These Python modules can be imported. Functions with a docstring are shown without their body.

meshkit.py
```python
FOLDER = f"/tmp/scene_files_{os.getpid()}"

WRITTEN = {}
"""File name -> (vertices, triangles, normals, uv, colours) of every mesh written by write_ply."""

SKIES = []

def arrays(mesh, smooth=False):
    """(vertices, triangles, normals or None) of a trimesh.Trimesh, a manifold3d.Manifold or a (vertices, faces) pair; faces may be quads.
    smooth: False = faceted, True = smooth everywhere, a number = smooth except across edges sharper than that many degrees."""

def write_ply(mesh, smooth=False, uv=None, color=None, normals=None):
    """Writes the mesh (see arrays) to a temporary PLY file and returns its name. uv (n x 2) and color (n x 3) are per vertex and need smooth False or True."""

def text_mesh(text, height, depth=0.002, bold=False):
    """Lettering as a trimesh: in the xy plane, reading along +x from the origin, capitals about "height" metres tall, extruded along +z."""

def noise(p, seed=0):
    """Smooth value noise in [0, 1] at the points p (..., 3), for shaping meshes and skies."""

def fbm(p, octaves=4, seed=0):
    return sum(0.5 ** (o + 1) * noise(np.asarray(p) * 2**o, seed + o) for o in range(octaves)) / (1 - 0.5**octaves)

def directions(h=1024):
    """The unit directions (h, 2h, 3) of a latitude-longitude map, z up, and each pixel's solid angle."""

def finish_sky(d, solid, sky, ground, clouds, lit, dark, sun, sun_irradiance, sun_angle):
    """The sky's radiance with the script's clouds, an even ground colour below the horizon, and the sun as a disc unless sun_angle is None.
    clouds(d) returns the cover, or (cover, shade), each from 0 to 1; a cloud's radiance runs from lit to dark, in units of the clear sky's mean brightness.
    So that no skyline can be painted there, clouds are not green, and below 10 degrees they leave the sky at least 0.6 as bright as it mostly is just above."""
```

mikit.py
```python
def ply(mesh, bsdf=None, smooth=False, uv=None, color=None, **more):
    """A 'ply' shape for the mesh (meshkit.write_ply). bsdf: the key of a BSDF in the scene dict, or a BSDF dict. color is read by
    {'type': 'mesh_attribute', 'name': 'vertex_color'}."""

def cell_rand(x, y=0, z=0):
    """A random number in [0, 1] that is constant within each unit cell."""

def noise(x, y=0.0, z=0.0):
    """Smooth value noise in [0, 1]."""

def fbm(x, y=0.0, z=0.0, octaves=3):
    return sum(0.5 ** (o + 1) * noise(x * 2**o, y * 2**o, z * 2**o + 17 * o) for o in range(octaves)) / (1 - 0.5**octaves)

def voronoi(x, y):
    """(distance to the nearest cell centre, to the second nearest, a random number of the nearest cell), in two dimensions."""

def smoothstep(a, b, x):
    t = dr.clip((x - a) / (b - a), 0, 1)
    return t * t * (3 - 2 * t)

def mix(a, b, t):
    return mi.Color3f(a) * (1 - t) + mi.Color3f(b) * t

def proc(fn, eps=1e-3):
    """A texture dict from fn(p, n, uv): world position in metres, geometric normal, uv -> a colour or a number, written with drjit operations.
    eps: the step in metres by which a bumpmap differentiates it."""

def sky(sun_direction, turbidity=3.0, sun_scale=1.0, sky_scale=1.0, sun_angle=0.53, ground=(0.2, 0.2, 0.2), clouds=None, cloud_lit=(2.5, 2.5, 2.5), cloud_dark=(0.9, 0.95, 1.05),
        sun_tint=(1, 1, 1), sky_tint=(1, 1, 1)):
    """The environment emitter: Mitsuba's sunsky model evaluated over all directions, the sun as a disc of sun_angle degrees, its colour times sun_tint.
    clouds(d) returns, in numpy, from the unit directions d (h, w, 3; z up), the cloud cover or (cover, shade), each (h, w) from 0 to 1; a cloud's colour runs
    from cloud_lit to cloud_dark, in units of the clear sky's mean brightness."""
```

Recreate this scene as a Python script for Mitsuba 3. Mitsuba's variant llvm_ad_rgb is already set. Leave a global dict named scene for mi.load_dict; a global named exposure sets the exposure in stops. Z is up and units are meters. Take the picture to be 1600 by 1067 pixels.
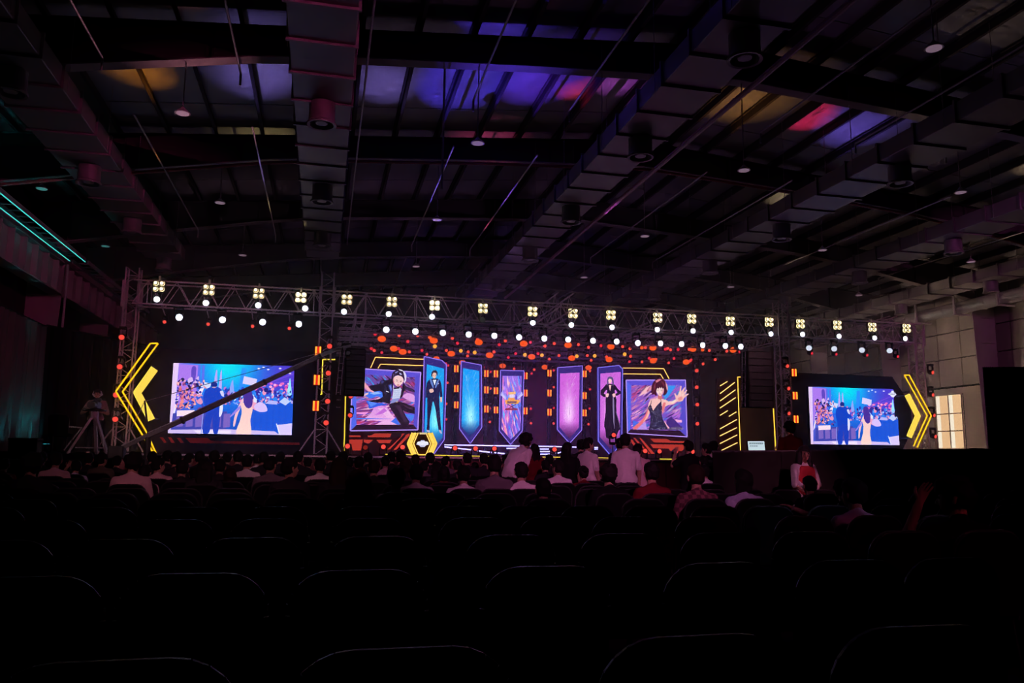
import math, random
import numpy as np, trimesh, mitsuba as mi, mikit, meshkit
import manifold3d as m3
import drjit as dr
from shapely.geometry import Polygon, LineString

# ------------------------------------------------------------------ camera, light, exposure
scene, labels = {}, {}
exposure = 0.0
FPX, YAW, PITCH, ROLL, EYE = 1244.0, .2294, .14374, .01162, np.array([0, 0, 1.4])
_f = np.array([math.sin(YAW) * math.cos(PITCH), math.cos(YAW) * math.cos(PITCH), math.sin(PITCH)])
_r = np.array([math.cos(YAW), -math.sin(YAW), 0.0])
_u = np.cross(_r, _f)
RGT, UPV = _r * math.cos(ROLL) + _u * math.sin(ROLL), _u * math.cos(ROLL) - _r * math.sin(ROLL)
S4 = mi.ScalarTransform4f
scene['camera'] = {'type': 'perspective', 'fov_axis': 'x', 'fov': 2 * math.degrees(math.atan(800 / FPX)), 'near_clip': .05, 'far_clip': 300.0,
                   'to_world': S4().look_at(origin=EYE.tolist(), target=(EYE + _f).tolist(), up=UPV.tolist())}


def ray(x, y): return RGT * (x - 800) / FPX - UPV * (y - 533.5) / FPX + _f
def P(x, y, Y):                      # survey helper: the point of the plane at depth Y that the photograph shows at x, y
    d = ray(x, y); return EYE + d * Y / d[1]
def PZ(x, y, Z):
    d = ray(x, y); return EYE + d * (Z - EYE[2]) / d[2]
def lin(r, g, b, k=1.0):
    v = np.array([r, g, b]) / 255.0
    return (np.where(v <= .04045, v / 12.92, ((v + .055) / 1.055) ** 2.4) * k).tolist()


def spot(pos, target, rgb, cut, beam=None, w=4.0):
    n = sum(k.startswith('spot_light') for k in scene)
    scene['spot_light_%03d' % n] = {'type': 'spot', 'to_world': S4().look_at(origin=list(map(float, pos)), target=list(map(float, target)), up=[0, .1, 1]),
                                    'intensity': {'type': 'rgb', 'value': list(map(float, rgb))}, 'cutoff_angle': float(cut), 'beam_width': float(beam or cut * .6), 'sampling_weight': w}


# front-of-house pink wash that falls on the backs of the crowd and on the steel columns; narrow spots added to brighten single figures
spot((1, -7, 7.6), (4.3, 13.6, 1.7), (500, 125, 300), 10, 5, 7)
spot((1, -7, 7.6), (7.31, 11.2, 1.25), (760, 200, 380), 3.0, 1.8, 2)  # narrow spot added for the woman in the vest alone
spot((1, -7, 7.6), (-5.0, 22.2, 2.2), (620, 360, 340), 3.0, 1.6, 1)  # unseen spot added to brighten the camera operator
spot((9, -7, 7.6), (4.4, 6.2, 1.05), (60, 44, 90), 2.2, 1.2, 1)  # purple spot added to lift the patterned shirt
spot((1, -7, 7.6), (9.2, 14.6, 1.9), (120, 40, 50), 2.2, 1.2, 1)
spot((9, -7, 7.6), (4.0, 4.4, 1.1), (26, 3, 7), 5, 3, 1)  # faint red spot added on the near man
spot((1, -7, 7.6), (-1.6, 14, 1.6), (250, 80, 110), 8.5, 4, 4)
spot((9, -7, 7.6), (-8.2, 28, 5.6), (330, 38, 120), 8, 5, 2)
spot((9, -7, 7.6), (26, 29, 5.5), (330, 60, 230), 9, 6, 2)
# moving heads of the stage that sweep the roof and tint the ducts from below
for x, rgb in ((-3, (.8, .65, .9)), (3.5, (1.1, .55, 1.15)), (9, (2.0, .5, 1.3)), (14, (1.4, .6, 2.4)), (20, (1.0, .8, 1.15))): spot((x, 22.8, 2.2), (x + .5, 14.5, 9), rgb, 62, 34, 1.2)
ROOF_BEAMS = (((2.2, 24, 6.6), (3.4, 19.3, 11), (20, 11, 210), 14), ((4, 24, 6.6), (5.3, 19.2, 11), (32, 9, 210), 12), ((8.6, 24, 6.6), (7.5, 19.2, 11), (60, 10, 76), 8),
              ((1.6, 24, 6.6), (1.2, 19.4, 11), (16, 11, 46), 10), ((5, 24, 6.6), (6.3, 19.7, 11.2), (150, 7, 20), 5),
              ((-1.8, 24, 6.6), (-1.9, 19.2, 10.4), (16, 11, 44), 13), ((-2.6, 24, 6.6), (-4.6, 19.3, 10.2), (80, 26, 2), 8),
              ((10.6, 24, 6.6), (11.2, 19.4, 11), (60, 26, 5), 13), ((14.7, 24, 6.6), (13.2, 19.4, 11.1), (170, 4, 22), 7.5), ((15.4, 24, 6.6), (14.9, 19.4, 11), (22, 13, 90), 12),
              ((21.5, 25, 5.5), (21.2, 18.8, 10.4), (150, 96, 50), 8), ((17, 27, 5.0), (16.6, 25.2, 10.6), (80, 58, 30), 12),
              ((-.6, 25.6, 6.5), (-2.2, 23.2, 10.5), (22, 16, 6), 15), ((5, 25.6, 6.5), (4.6, 23.2, 11), (34, 3, 9), 15),
              ((3.5, 24, 6.4), (3.8, 13.0, 11), (50, 22, 420), 12), ((-1.4, 24, 6.4), (-3.6, 12.2, 10.3), (190, 70, 88), 10), ((15, 24, 6.4), (14.2, 12.2, 11), (46, 30, 20), 10))
for pos, tgt, rgb, cut in ROOF_BEAMS: spot(pos, tgt, np.array(rgb) * 1.0, cut, cut * .25, 5)
# front light and wash on the set, warm light back stage, teal and white light on the ladder
spot((3, 24.2, 6.6), (4, 29, 1.6), (16, 6, 8), 40, 20, 1.2)
spot((11, 24.2, 6.6), (10.5, 29, 1.6), (16, 6, 9), 40, 20, 1.2)
spot((7, 26.0, 5.2), (7.2, 31.5, 3.0), (26, 3, 18), 55, 30, 1.2)
spot((7, 27.6, 1.6), (7.2, 32.6, 2.0), (4, 2, 34), 60, 30, 1)  # added spot that strengthens the glow of the blue lines
spot((-3, 22, 6.5), (-2.5, 25, 1.5), (9, 3, 4), 40, 20, 1.2)
spot((14.5, 22, 6.0), (14.2, 26, 2.5), (13, 5, 7), 30, 15, 1.2)
spot((23.5, 33.0, 4.4), (28, 31.0, 2.6), (80, 56, 42), 60, 34, 1.6)
spot((22, 33.0, 4.5), (26.5, 28.5, 8.0), (120, 78, 54), 34, 18, 1.6)
spot((22, 39.0, 4.0), (28, 37, 5.5), (70, 50, 38), 60, 34, 1.2)
for y in (21.5, 25.5): spot((-7.3, y, 2.0), (-8.05, y - .3, 7.6), (.8, 12, 12), 17, 9, .8)
# unseen spots added to brighten the trusses and the crane arm
for x, rgb in ((-3, (9, 5, 7)), (2, (10, 4.4, 10)), (7, (10, 4.4, 10)), (12, (10, 4.4, 10)), (18.5, (9, 4.4, 8))): spot((x, 20.6, 2.2), (x, 25.2, 5.9), rgb, 19, 12, .8)
spot((1, -7, 7.6), (-1.4, 20.6, 3.4), (170, 110, 150), 8, 5, 1.5)
# thin theatrical haze round the stage
HAZE = {'type': 'homogeneous', 'albedo': {'type': 'rgb', 'value': [.9, .9, .9]}, 'sigma_t': .03, 'phase': {'type': 'hg', 'g': .3}}
scene['stage_haze'] = {'type': 'cube', 'to_world': S4().translate([8.0, 28.5, 4.65]).scale([15.0, 5.2, 3.24]), 'bsdf': {'type': 'null'}, 'interior': HAZE}
labels['stage_haze'] = {'label': 'thin haze glowing around the stage roof and front truss', 'category': 'haze', 'kind': 'stuff'}
spot((7.5, 32.8, 7.2), (7.5, 27, 2), (12, 6, 18), 55, 30, 1.6)  # this and the next spots are added to light the haze
spot((-1.5, 31, 7.2), (0, 26, 2.4), (5.5, 4.6, 4.4), 55, 30, 1.2)
spot((17, 32, 7.2), (16, 26, 2.4), (4.5, 3.2, 5), 55, 30, 1.0)

# ------------------------------------------------------------------ helpers
ORD = 'first second third fourth fifth sixth seventh eighth ninth tenth eleventh twelfth thirteenth fourteenth fifteenth sixteenth seventeenth eighteenth nineteenth twentieth'.split()
ORD += ['twenty-' + o for o in ORD[:9]] + ['thirtieth'] + ['thirty-' + o for o in ORD[:9]]


def mat(name, rgb, rough=.7, metal=0.0, spec=.3, **more):
    scene['mat_' + name] = {'type': 'twosided', 'b': {'type': 'principled', 'base_color': rgb if isinstance(rgb, dict) else {'type': 'rgb', 'value': list(rgb)}, 'roughness': rough, 'metallic': metal, 'specular': spec, **more}}
    return 'mat_' + name
def flat(name, rgb):
    scene['mat_' + name] = {'type': 'twosided', 'b': {'type': 'diffuse', 'reflectance': rgb if isinstance(rgb, dict) else {'type': 'rgb', 'value': list(rgb)}}}
    return 'mat_' + name


counts = {}
def numbered(base):
    n = counts.get(base, 0); counts[base] = n + 1
    return base if n == 0 else '%s_%03d' % (base, n)


def thing(name, label, cat, group=None, kind=None):
    k = numbered(name); labels[k] = {'label': label, 'category': cat}
    if group: labels[k]['group'] = group
    if kind: labels[k]['kind'] = kind
    return k
def structure(key): labels[key] = {'kind': 'structure'}; return key


def emit(rgb, w=.2): return {'type': 'area', 'radiance': {'type': 'rgb', 'value': list(map(float, rgb))}, 'sampling_weight': float(w) * .12}
_ply = {}
def shape(mesh, smooth=False, **kw):
    key = (id(mesh), smooth)
    if kw: return mikit.ply(mesh, None, smooth, **kw)
    if key not in _ply: _ply[key] = (mikit.ply(mesh, None, smooth), mesh)
    return _ply[key][0]
BLACKEMIT = flat('lamp_face', (.02, .02, .02))


def put(parent, part, mesh, m, M=None, smooth=False, light=None, label=None, own=False, kind=None):
    """one entry of scene: part '' = the thing itself"""
    key = parent if not part else numbered(parent + '__' + part)
    d = dict(mesh if isinstance(mesh, dict) else shape(mesh, smooth)); d['bsdf'] = {'type': 'ref', 'id': m}
    if M is not None: d['to_world'] = S4(np.asarray(M, float))
    if light is not None: d['emitter'] = light
    scene[key] = d
    if label: labels[key] = {'label': label}
    if kind: labels.setdefault(key, {})['kind'] = kind
    return key


def cat(ms): return trimesh.util.concatenate(ms)
def box(cx, cy, cz, sx, sy, sz):
    b = trimesh.creation.box((sx, sy, sz)); b.apply_translation((cx, cy, cz)); return b
def bevel(sx, sy, sz, b):                                          # box with chamfered edges, centred
    x, y, z = sx / 2, sy / 2, sz / 2
    pts = [(i * (x - b * p), j * (y - b * q), k * (z - b * s)) for i in (-1, 1) for j in (-1, 1) for k in (-1, 1) for p, q, s in ((0, 1, 1), (1, 0, 1), (1, 1, 0))]
    return trimesh.convex.convex_hull(np.array(pts))
UBOX = trimesh.creation.box((1, 1, 1))
UCYL = trimesh.creation.cylinder(1.0, 1.0, sections=10); UCYL.apply_translation((0, 0, .5))
UCYL6 = trimesh.creation.cylinder(1.0, 1.0, sections=6); UCYL6.apply_translation((0, 0, .5))


def frame(z, up=(0, 0, 1)):
    z = np.asarray(z, float); z /= np.linalg.norm(z); up = np.asarray(up, float)
    if abs(z @ up) > .98: up = np.array([0, 1.0, 0])
    x = np.cross(up, z); x /= np.linalg.norm(x); return np.stack([x, np.cross(z, x), z], 1)
def M4(R=None, t=(0, 0, 0), s=(1, 1, 1)):
    m = np.eye(4); m[:3, :3] = (np.eye(3) if R is None else R) @ np.diag(np.broadcast_to(s, 3)); m[:3, 3] = t; return m
def rotz(a): c, s = math.cos(a), math.sin(a); return np.array([[c, -s, 0], [s, c, 0], [0, 0, 1.0]])
def rotx(a): c, s = math.cos(a), math.sin(a); return np.array([[1, 0, 0], [0, c, -s], [0, s, c]])
def rod(a, b, r): a, b = np.asarray(a, float), np.asarray(b, float); return M4(frame(b - a), a, (r, r, np.linalg.norm(b - a)))
def bar(a, b, w, h):                                               # unit box laid from a to b: w sideways, h in z
    a, b = np.asarray(a, float), np.asarray(b, float); R = frame(b - a); return M4(R, (a + b) / 2, (w, h, np.linalg.norm(b - a)))
def lathe(profile, n=16): return trimesh.creation.revolve(np.array(profile, float), sections=n)


def prism(pts, Y, depth, back=True):
    """polygon given by world (x, z) points, facing the hall at depth Y, thickness into +y"""
    pg = Polygon([(p[0], p[2] if len(p) > 2 else p[1]) for p in pts]).buffer(0)
    parts = [trimesh.creation.extrude_polygon(g, depth, engine='earcut') for g in getattr(pg, 'geoms', [pg])]
    m = cat(parts); v = m.vertices
    m.vertices = np.stack([v[:, 0], Y + depth - v[:, 2], v[:, 1]], 1)
    m.invert() if m.volume < 0 else None
    return m
def pix(pts, Y): return [P(x, y, Y) for x, y in pts]
def tube_strip(pts, r=.02, Y=None):                                   # LED line along photographed points on a plane
    q = pix(pts, Y) if Y is not None else pts
    return cat([UCYL6.copy().apply_transform(rod(a, b, r)) for a, b in zip(q[:-1], q[1:])])
def srgb(*c): return lin(*c)

BLACK = flat('black', (.010, .010, .011)); DRAPE = flat('drape', (.013, .012, .014)); SOFT = mat('soft_black', (.02, .02, .022), .55)
STEEL = mat('steel', (.42, .40, .42), .5, .3); ALU = mat('alu', (.55, .53, .56), .35, .6)
GALV = mat('galvanized', {'type': 'rgb', 'value': [.27, .26, .28]}, .5, .35)
PAINT = flat('grey_paint', (.36, .33, .34)); RED = flat('red_print', (.55, .05, .035)); MAROON = flat('maroon', (.10, .028, .035)); DKPIPE = mat('pipe_red', (.30, .10, .11), .45)


scene['mat_foil'] = {'type': 'twosided', 'b': {'type': 'bumpmap', 'arbitrary': mikit.proc(lambda p, n, uv: .06 * mikit.fbm(p.x * 1.2, p.y * 4.0, 0, 4), .02), 'scale': 1.0,
                     'bsdf': {'type': 'principled', 'base_color': {'type': 'rgb', 'value': [.34, .34, .36]}, 'roughness': .5, 'metallic': .15, 'specular': .4}}}
FOIL = 'mat_foil'
# ------------------------------------------------------------------ hall: floor, walls, roof
XL, XR, RIDGE = -9.7, 28.3, 9.4
YB, YN = 46.0, -12.0
def roof(x): return 11.36 - .092 * abs(x - RIDGE)                    # top flange of the rafters
_fx = [0, 5.0, 9.2, 11.2, 14.9, 19.4]; _fz = [10.50, 10.20, 9.86, 9.62, 8.95, 8.05]
def soffit(x): return float(np.interp(abs(x - RIDGE), _fx, _fz))
concrete = flat('floor', {'type': 'rgb', 'value': [.05, .047, .05]})
structure('floor'); put('floor', '', box((XL + XR) / 2, (YB + YN) / 2, -.05, XR - XL, YB - YN, .1), concrete)
structure('wall_back'); put('wall_back', '', box((XL + XR) / 2, YB + .1, 5.5, XR - XL, .2, 12), flat('wall_dark', (.05, .045, .05)))
structure('wall_front'); put('wall_front', '', box((XL + XR) / 2, YN - .1, 5.5, XR - XL, .2, 12), 'mat_wall_dark')
structure('wall_left'); put('wall_left', '', box(XL - .1, (YB + YN) / 2, 5.0, .2, YB - YN, 10), 'mat_wall_dark')
CLAD = flat('cladding', (.23, .21, .2)); PLASTER = flat('plaster', (.42, .34, .30))
structure('wall_right'); put('wall_right', '', cat([box(XR + .15, 31.5, 5.0, .1, YB - 17, 10.5)]), 'mat_wall_dark')
wz = [4.85, 6.15, 7.38, 8.6, 9.8]
panel_y = np.arange(18.0, 46.0, 1.4)
for a, b in zip(wz[:-1], wz[1:]):
    sh = shape(bevel(.06, 1.385, b - a - .05, .012))
    for y in panel_y: put('wall_right', 'cladding_sheet', sh, CLAD, M4(t=(XR + .06, y + .7, (a + b) / 2)))
put('wall_right', 'plaster_base', cat([box(XR + .05, 24.3, 2.4, .1, 12.6, 4.8), box(XR + .05, 39.2, 2.4, .1, 13.4, 4.8), box(XR + .05, 31.55, .6, .1, 1.9, 1.2), box(XR + .05, 31.55, 4.66, .1, 1.9, .3)]), PLASTER)
put('wall_right', 'ledge', box(XR - .02, 32, 4.82, .18, 28, .07), BLACK)
# lit window
structure('window_1')
WF = flat('window_frame', (.5, .45, .4)); wy0, wy1, wz0, wz1 = 30.75, 32.35, 1.2, 4.5
zs = [1.2, 2.0, 2.82, 3.62, 4.5]
ym = (wy0 + wy1) / 2
for i in range(4):
    for y0, y1 in ((wy0, ym), (ym, wy1)):
        put('window_1', 'pane', box(XR + .09, (y0 + y1) / 2, (zs[i] + zs[i + 1]) / 2, .02, y1 - y0 - .04, zs[i + 1] - zs[i] - .04), BLACKEMIT, light=emit(lin(236, 190, 140), .3))
        put('window_1', 'reveal', box(XR + .05, y1 - .12, (zs[i] + zs[i + 1]) / 2, .05, .17, zs[i + 1] - zs[i] - .06), BLACKEMIT, light=emit(lin(255, 240, 215), .2), label='pale window reveal with its bright light painted in as glow')  # the light on the reveal is put in as emission
for z in zs: put('window_1', 'mullion', box(XR + .03, ym, z, .06, wy1 - wy0, .035), WF)
for y in (wy0, ym, wy1): put('window_1', 'mullion', box(XR + .03, y, (wz0 + wz1) / 2, .06, .035, wz1 - wz0), WF)

# columns
def column(x0, x1, y, side):
    k = thing('steel_column', 'tapered steel column against the pale right wall, %s' % side if x0 > 0 else 'steel column lit magenta beside the crane beam, %s' % side, 'column')
    s = 1 if x0 > 0 else -1; xw = max(x0, x1) if x0 > 0 else min(x0, x1); xi = min(x0, x1) if x0 > 0 else max(x0, x1)
    web = prism([(xw, 0), (xi + s * .35, 0), (xi, 8.0), (xw, 8.0)], y - .012, .024)
    put(k, 'web', web, PAINT)
    put(k, 'flange', UBOX, PAINT, bar((xi + s * .35, y, 0), (xi, y, 8.3), .03, .36) if False else bar((xi + s * .35, y, 0), (xi, y, 8.3), .36, .03))
    put(k, 'flange', UBOX, PAINT, bar((xw, y, 0), (xw, y, 8.3), .36, .03))
    for z in (5.0, 6.5, 7.6): put(k, 'stiffener', box((xi + xw) / 2 + s * .12, y, z, abs(xw - xi) * .75, .3, .02), PAINT)
    return k
for y, w in ((22.6, 'nearer the camera'), (28.6, 'the one above the dark drape'), (34.6, 'behind the lighting tower')): column(-8.75, -9.65, y, w)
for y, w in ((22.6, 'nearest, behind the black partition'), (28.6, 'beside the lit window'), (34.6, 'behind the stage screen'), (40.6, 'farthest')): column(27.35, 28.2, y, w)

# crane beam with stiffeners
for i, (y0, y1) in enumerate(((14.0, 28.3), (28.9, 44.0))):
    k = thing('crane_beam', 'deep steel crane beam on the left wall, %s' % ('bay nearer the camera' if i == 0 else 'ribbed bay receding behind the tower'), 'beam')
    z0, z1 = 6.5, 7.55
    put(k, 'web', box(-8.75, (y0 + y1) / 2, (z0 + z1) / 2, .02, y1 - y0, z1 - z0), PAINT)
    put(k, 'flange', box(-8.75, (y0 + y1) / 2, z0, .42, y1 - y0, .04), PAINT)
    put(k, 'flange', box(-8.75, (y0 + y1) / 2, z1, .42, y1 - y0, .04), PAINT)
    st = shape(box(0, 0, 0, .38, .03, z1 - z0 - .05))
    for y in np.arange(y0 + .5, y1, .95): put(k, 'stiffener', st, PAINT, M4(t=(-8.75, y, (z0 + z1) / 2)))
    put(k, 'walkway', box(-8.95, (y0 + y1) / 2, z1 + .2, .3, y1 - y0, .3), PAINT, label='boxed rail above the beam')
# cable ladders
for i, (y0, y1) in enumerate(((14.0, 28.0), (28.3, 38.0))):
    k = thing('cable_ladder', 'cable ladder along the left wall, %s' % ('lit teal from below' if i == 0 else 'the dark length past the column'), 'cable ladder')
    for x in (-8.32, -7.86): put(k, 'rail', UBOX, ALU, bar((x, y0, 7.62), (x, y1, 7.62), .05, .12))
    for y in np.arange(y0 + .3, y1, .55): put(k, 'rung', UBOX, ALU, bar((-8.32, y, 7.62), (-7.86, y, 7.62), .05, .03))
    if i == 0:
        for x in (-8.32, -7.86): put(k, 'added_rail_glow', UBOX, BLACKEMIT, bar((x, y0, 7.555), (x, y1, 7.555), .035, .012), light=emit(lin(62, 205, 196), .6), label='added teal glow standing for light on the rail')  # emissive strip added in place of teal light on the rails
K_ = [q for q in labels if q.startswith('cable_ladder')]
for q, ys in zip(K_, ((15, 18, 21, 24, 27), (29.5, 32.5, 35.5))):
    for y in ys: put(q, 'bracket', UBOX, STEEL, bar((-8.9, y, 7.575), (-7.84, y, 7.575), .06, .03))
k = thing('conduit', 'thin pale conduit running down the magenta column', 'conduit'); put(k, '', UCYL, STEEL, rod((-8.45, 28.3, 3.0), (-8.45, 28.3, 7.5), .04))
k = thing('wall_cable', 'bundle of pale cables lying along the crane beam', 'cable')
put(k, '', cat([UCYL6.copy().apply_transform(rod((-8.62 + .03 * j, 20, 7.78 + .02 * (j % 2)), (-8.62 + .03 * j, 31, 7.78), .014)) for j in range(4)]), ALU)

RAFT = flat('rafter_paint', (.10, .09, .10))
# roof: sheets, rafters, purlins
structure('ceiling')
for s in (-1, 1):
    xe = XL - .2 if s < 0 else XR + .2
    dz = roof(xe) - roof(RIDGE)
    L = math.hypot(xe - RIDGE, dz); ang = math.atan2(dz, xe - RIDGE)
    a, b = np.array([RIDGE, 0, roof(RIDGE) + .24]), np.array([xe, 0, roof(xe) + .24])
    sheet = trimesh.Trimesh(*[np.array(v) for v in ([(a[0], -.745, a[2]), (b[0], -.745, b[2]), (b[0], .745, b[2]), (a[0], .745, a[2]), (a[0], -.745, a[2] + .05), (b[0], -.745, b[2] + .05), (b[0], .745, b[2] + .05), (a[0], .745, a[2] + .05)],
             [(0, 2, 1), (0, 3, 2), (4, 5, 6), (4, 6, 7), (0, 1, 5), (0, 5, 4), (2, 3, 7), (2, 7, 6), (1, 2, 6), (1, 6, 5), (0, 4, 7), (0, 7, 3)])], process=False)
    sh = shape(sheet)
    for i, y in enumerate(np.arange(YN + .75, YB, 1.5)): put('ceiling', 'roof_sheet', sh, FOIL, M4(t=(0, y, .012 * (i % 2))))
purl = shape(cat([box(0, 0, .11, .02, 1, .22), box(.035, 0, .01, .07, 1, .02), box(-.035, 0, .21, .07, 1, .02)]))
for x in np.arange(RIDGE - 18.9, XR, 1.24):
    put('ceiling', 'purlin', purl, RAFT, M4(t=(x, (YB + YN) / 2, roof(x)), s=(1, YB - YN, 1)))
xs = sorted([RIDGE + s * v for s in (-1, 1) for v in _fx] )
xs = sorted(set([round(x, 3) for x in xs if XL < x < XR] + [XL, XR]))
def ribbon(y, w, zf, t):                                              # a flange: strip of width w following zf(x)
    ms = [UBOX.copy().apply_transform(bar((a, y, zf(a)), (b, y, zf(b)), w, t)) for a, b in zip(xs[:-1], xs[1:])]
    return cat(ms)
for y in (-1.4, 4.6, 10.6, 16.6, 22.6, 28.6, 34.6, 40.6):
    k = put('ceiling', 'rafter', prism([(x, soffit(x)) for x in xs] + [(x, roof(x)) for x in reversed(xs)], y - .012, .024), RAFT)
    put(k, 'flange', ribbon(y, .32, soffit, .03), PAINT); put(k, 'flange', ribbon(y, .26, roof, .02), RAFT)
    st = [box(x, y, (soffit(x) + roof(x)) / 2, .02, .22, roof(x) - soffit(x) - .05) for x in np.arange(RIDGE - 18, XR, 3.0)]
    put(k, 'stiffener', cat(st), RAFT, kind='stuff')

# ------------------------------------------------------------------ ducts with drum diffusers
def duct(x0, x1, y0, y1, name, zb=8.4, h=.42, drums=()):
    k = thing('air_duct', 'long rectangular sheet-metal air duct under the roof, %s' % name, 'air duct')
    seg = shape(bevel(x1 - x0, 1.16, h, .015)); fl = shape(cat([box(0, 0, 0, x1 - x0 + .09, .05, h + .09)]))
    cx = (x0 + x1) / 2
    for i, y in enumerate(np.arange(y0, y1 - .5, 1.2)):
        put(k, 'section', seg, GALV, M4(t=(cx, y + .6, zb + h / 2))); put(k, 'joint', fl, GALV, M4(t=(cx, y, zb + h / 2)))
    drum = lathe([(.0, .12), (.2, .12), (.24, 0), (.29, -.01), (.3, .03), (.26, .06), (.26, .5), (0, .5)], 18)
    core = lathe([(.0, .02), (.12, .02), (.13, .06), (0, .06)], 14)
    for y in drums:
        d = put(k, 'diffuser', drum, GALV, M4(t=(cx, y, zb - .45)), smooth=40)
        put(d, 'ring', core, STEEL, M4(t=(cx, y, zb - .44)))
    for y in np.arange(y0 + 1.5, y1, 3.0):
        for x in (x0 - .03, x1 + .03): put(k, 'hanger', UCYL6, STEEL, rod((x, y, zb), (x, y, roof(x)), .008))
D = np.array([11.2, 15.7, 20.8, 25.4, 30.4])
duct(-6.6, -5.25, 9, 30.5, 'leftmost, tinted teal beneath', drums=D)
duct(-.88, .25, 6, 28.4, 'second from the left, square to the view', drums=D[1:4])
duct(5.95, 7.1, 6, 36, 'third from the left', drums=D)
duct(12.5, 13.8, 6, 38, 'fourth from the left, tinted violet', drums=D)
duct(18.6, 19.9, 8, 38, 'fifth from the left', drums=D)
duct(24.5, 25.7, 10, 40, 'rightmost, above the round duct', drums=D)
k = thing('round_duct', 'long round duct running along the right wall on brackets', 'air duct')
UCYL24 = trimesh.creation.cylinder(1.0, 1.0, sections=24); UCYL24.apply_translation((0, 0, .5))
for y in np.arange(18, 41, 2.3): put(k, 'section', UCYL24, GALV, rod((26.7, y, 8.03), (26.7, y + 2.28, 8.03), .27), smooth=40)
for y in np.arange(19.5, 41, 2.3):
    put(k, 'bracket', cat([box(26.38, y, 8.25, .06, .1, 1.1), box(26.75, y, 7.72, .85, .1, .06)]), STEEL)

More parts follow.
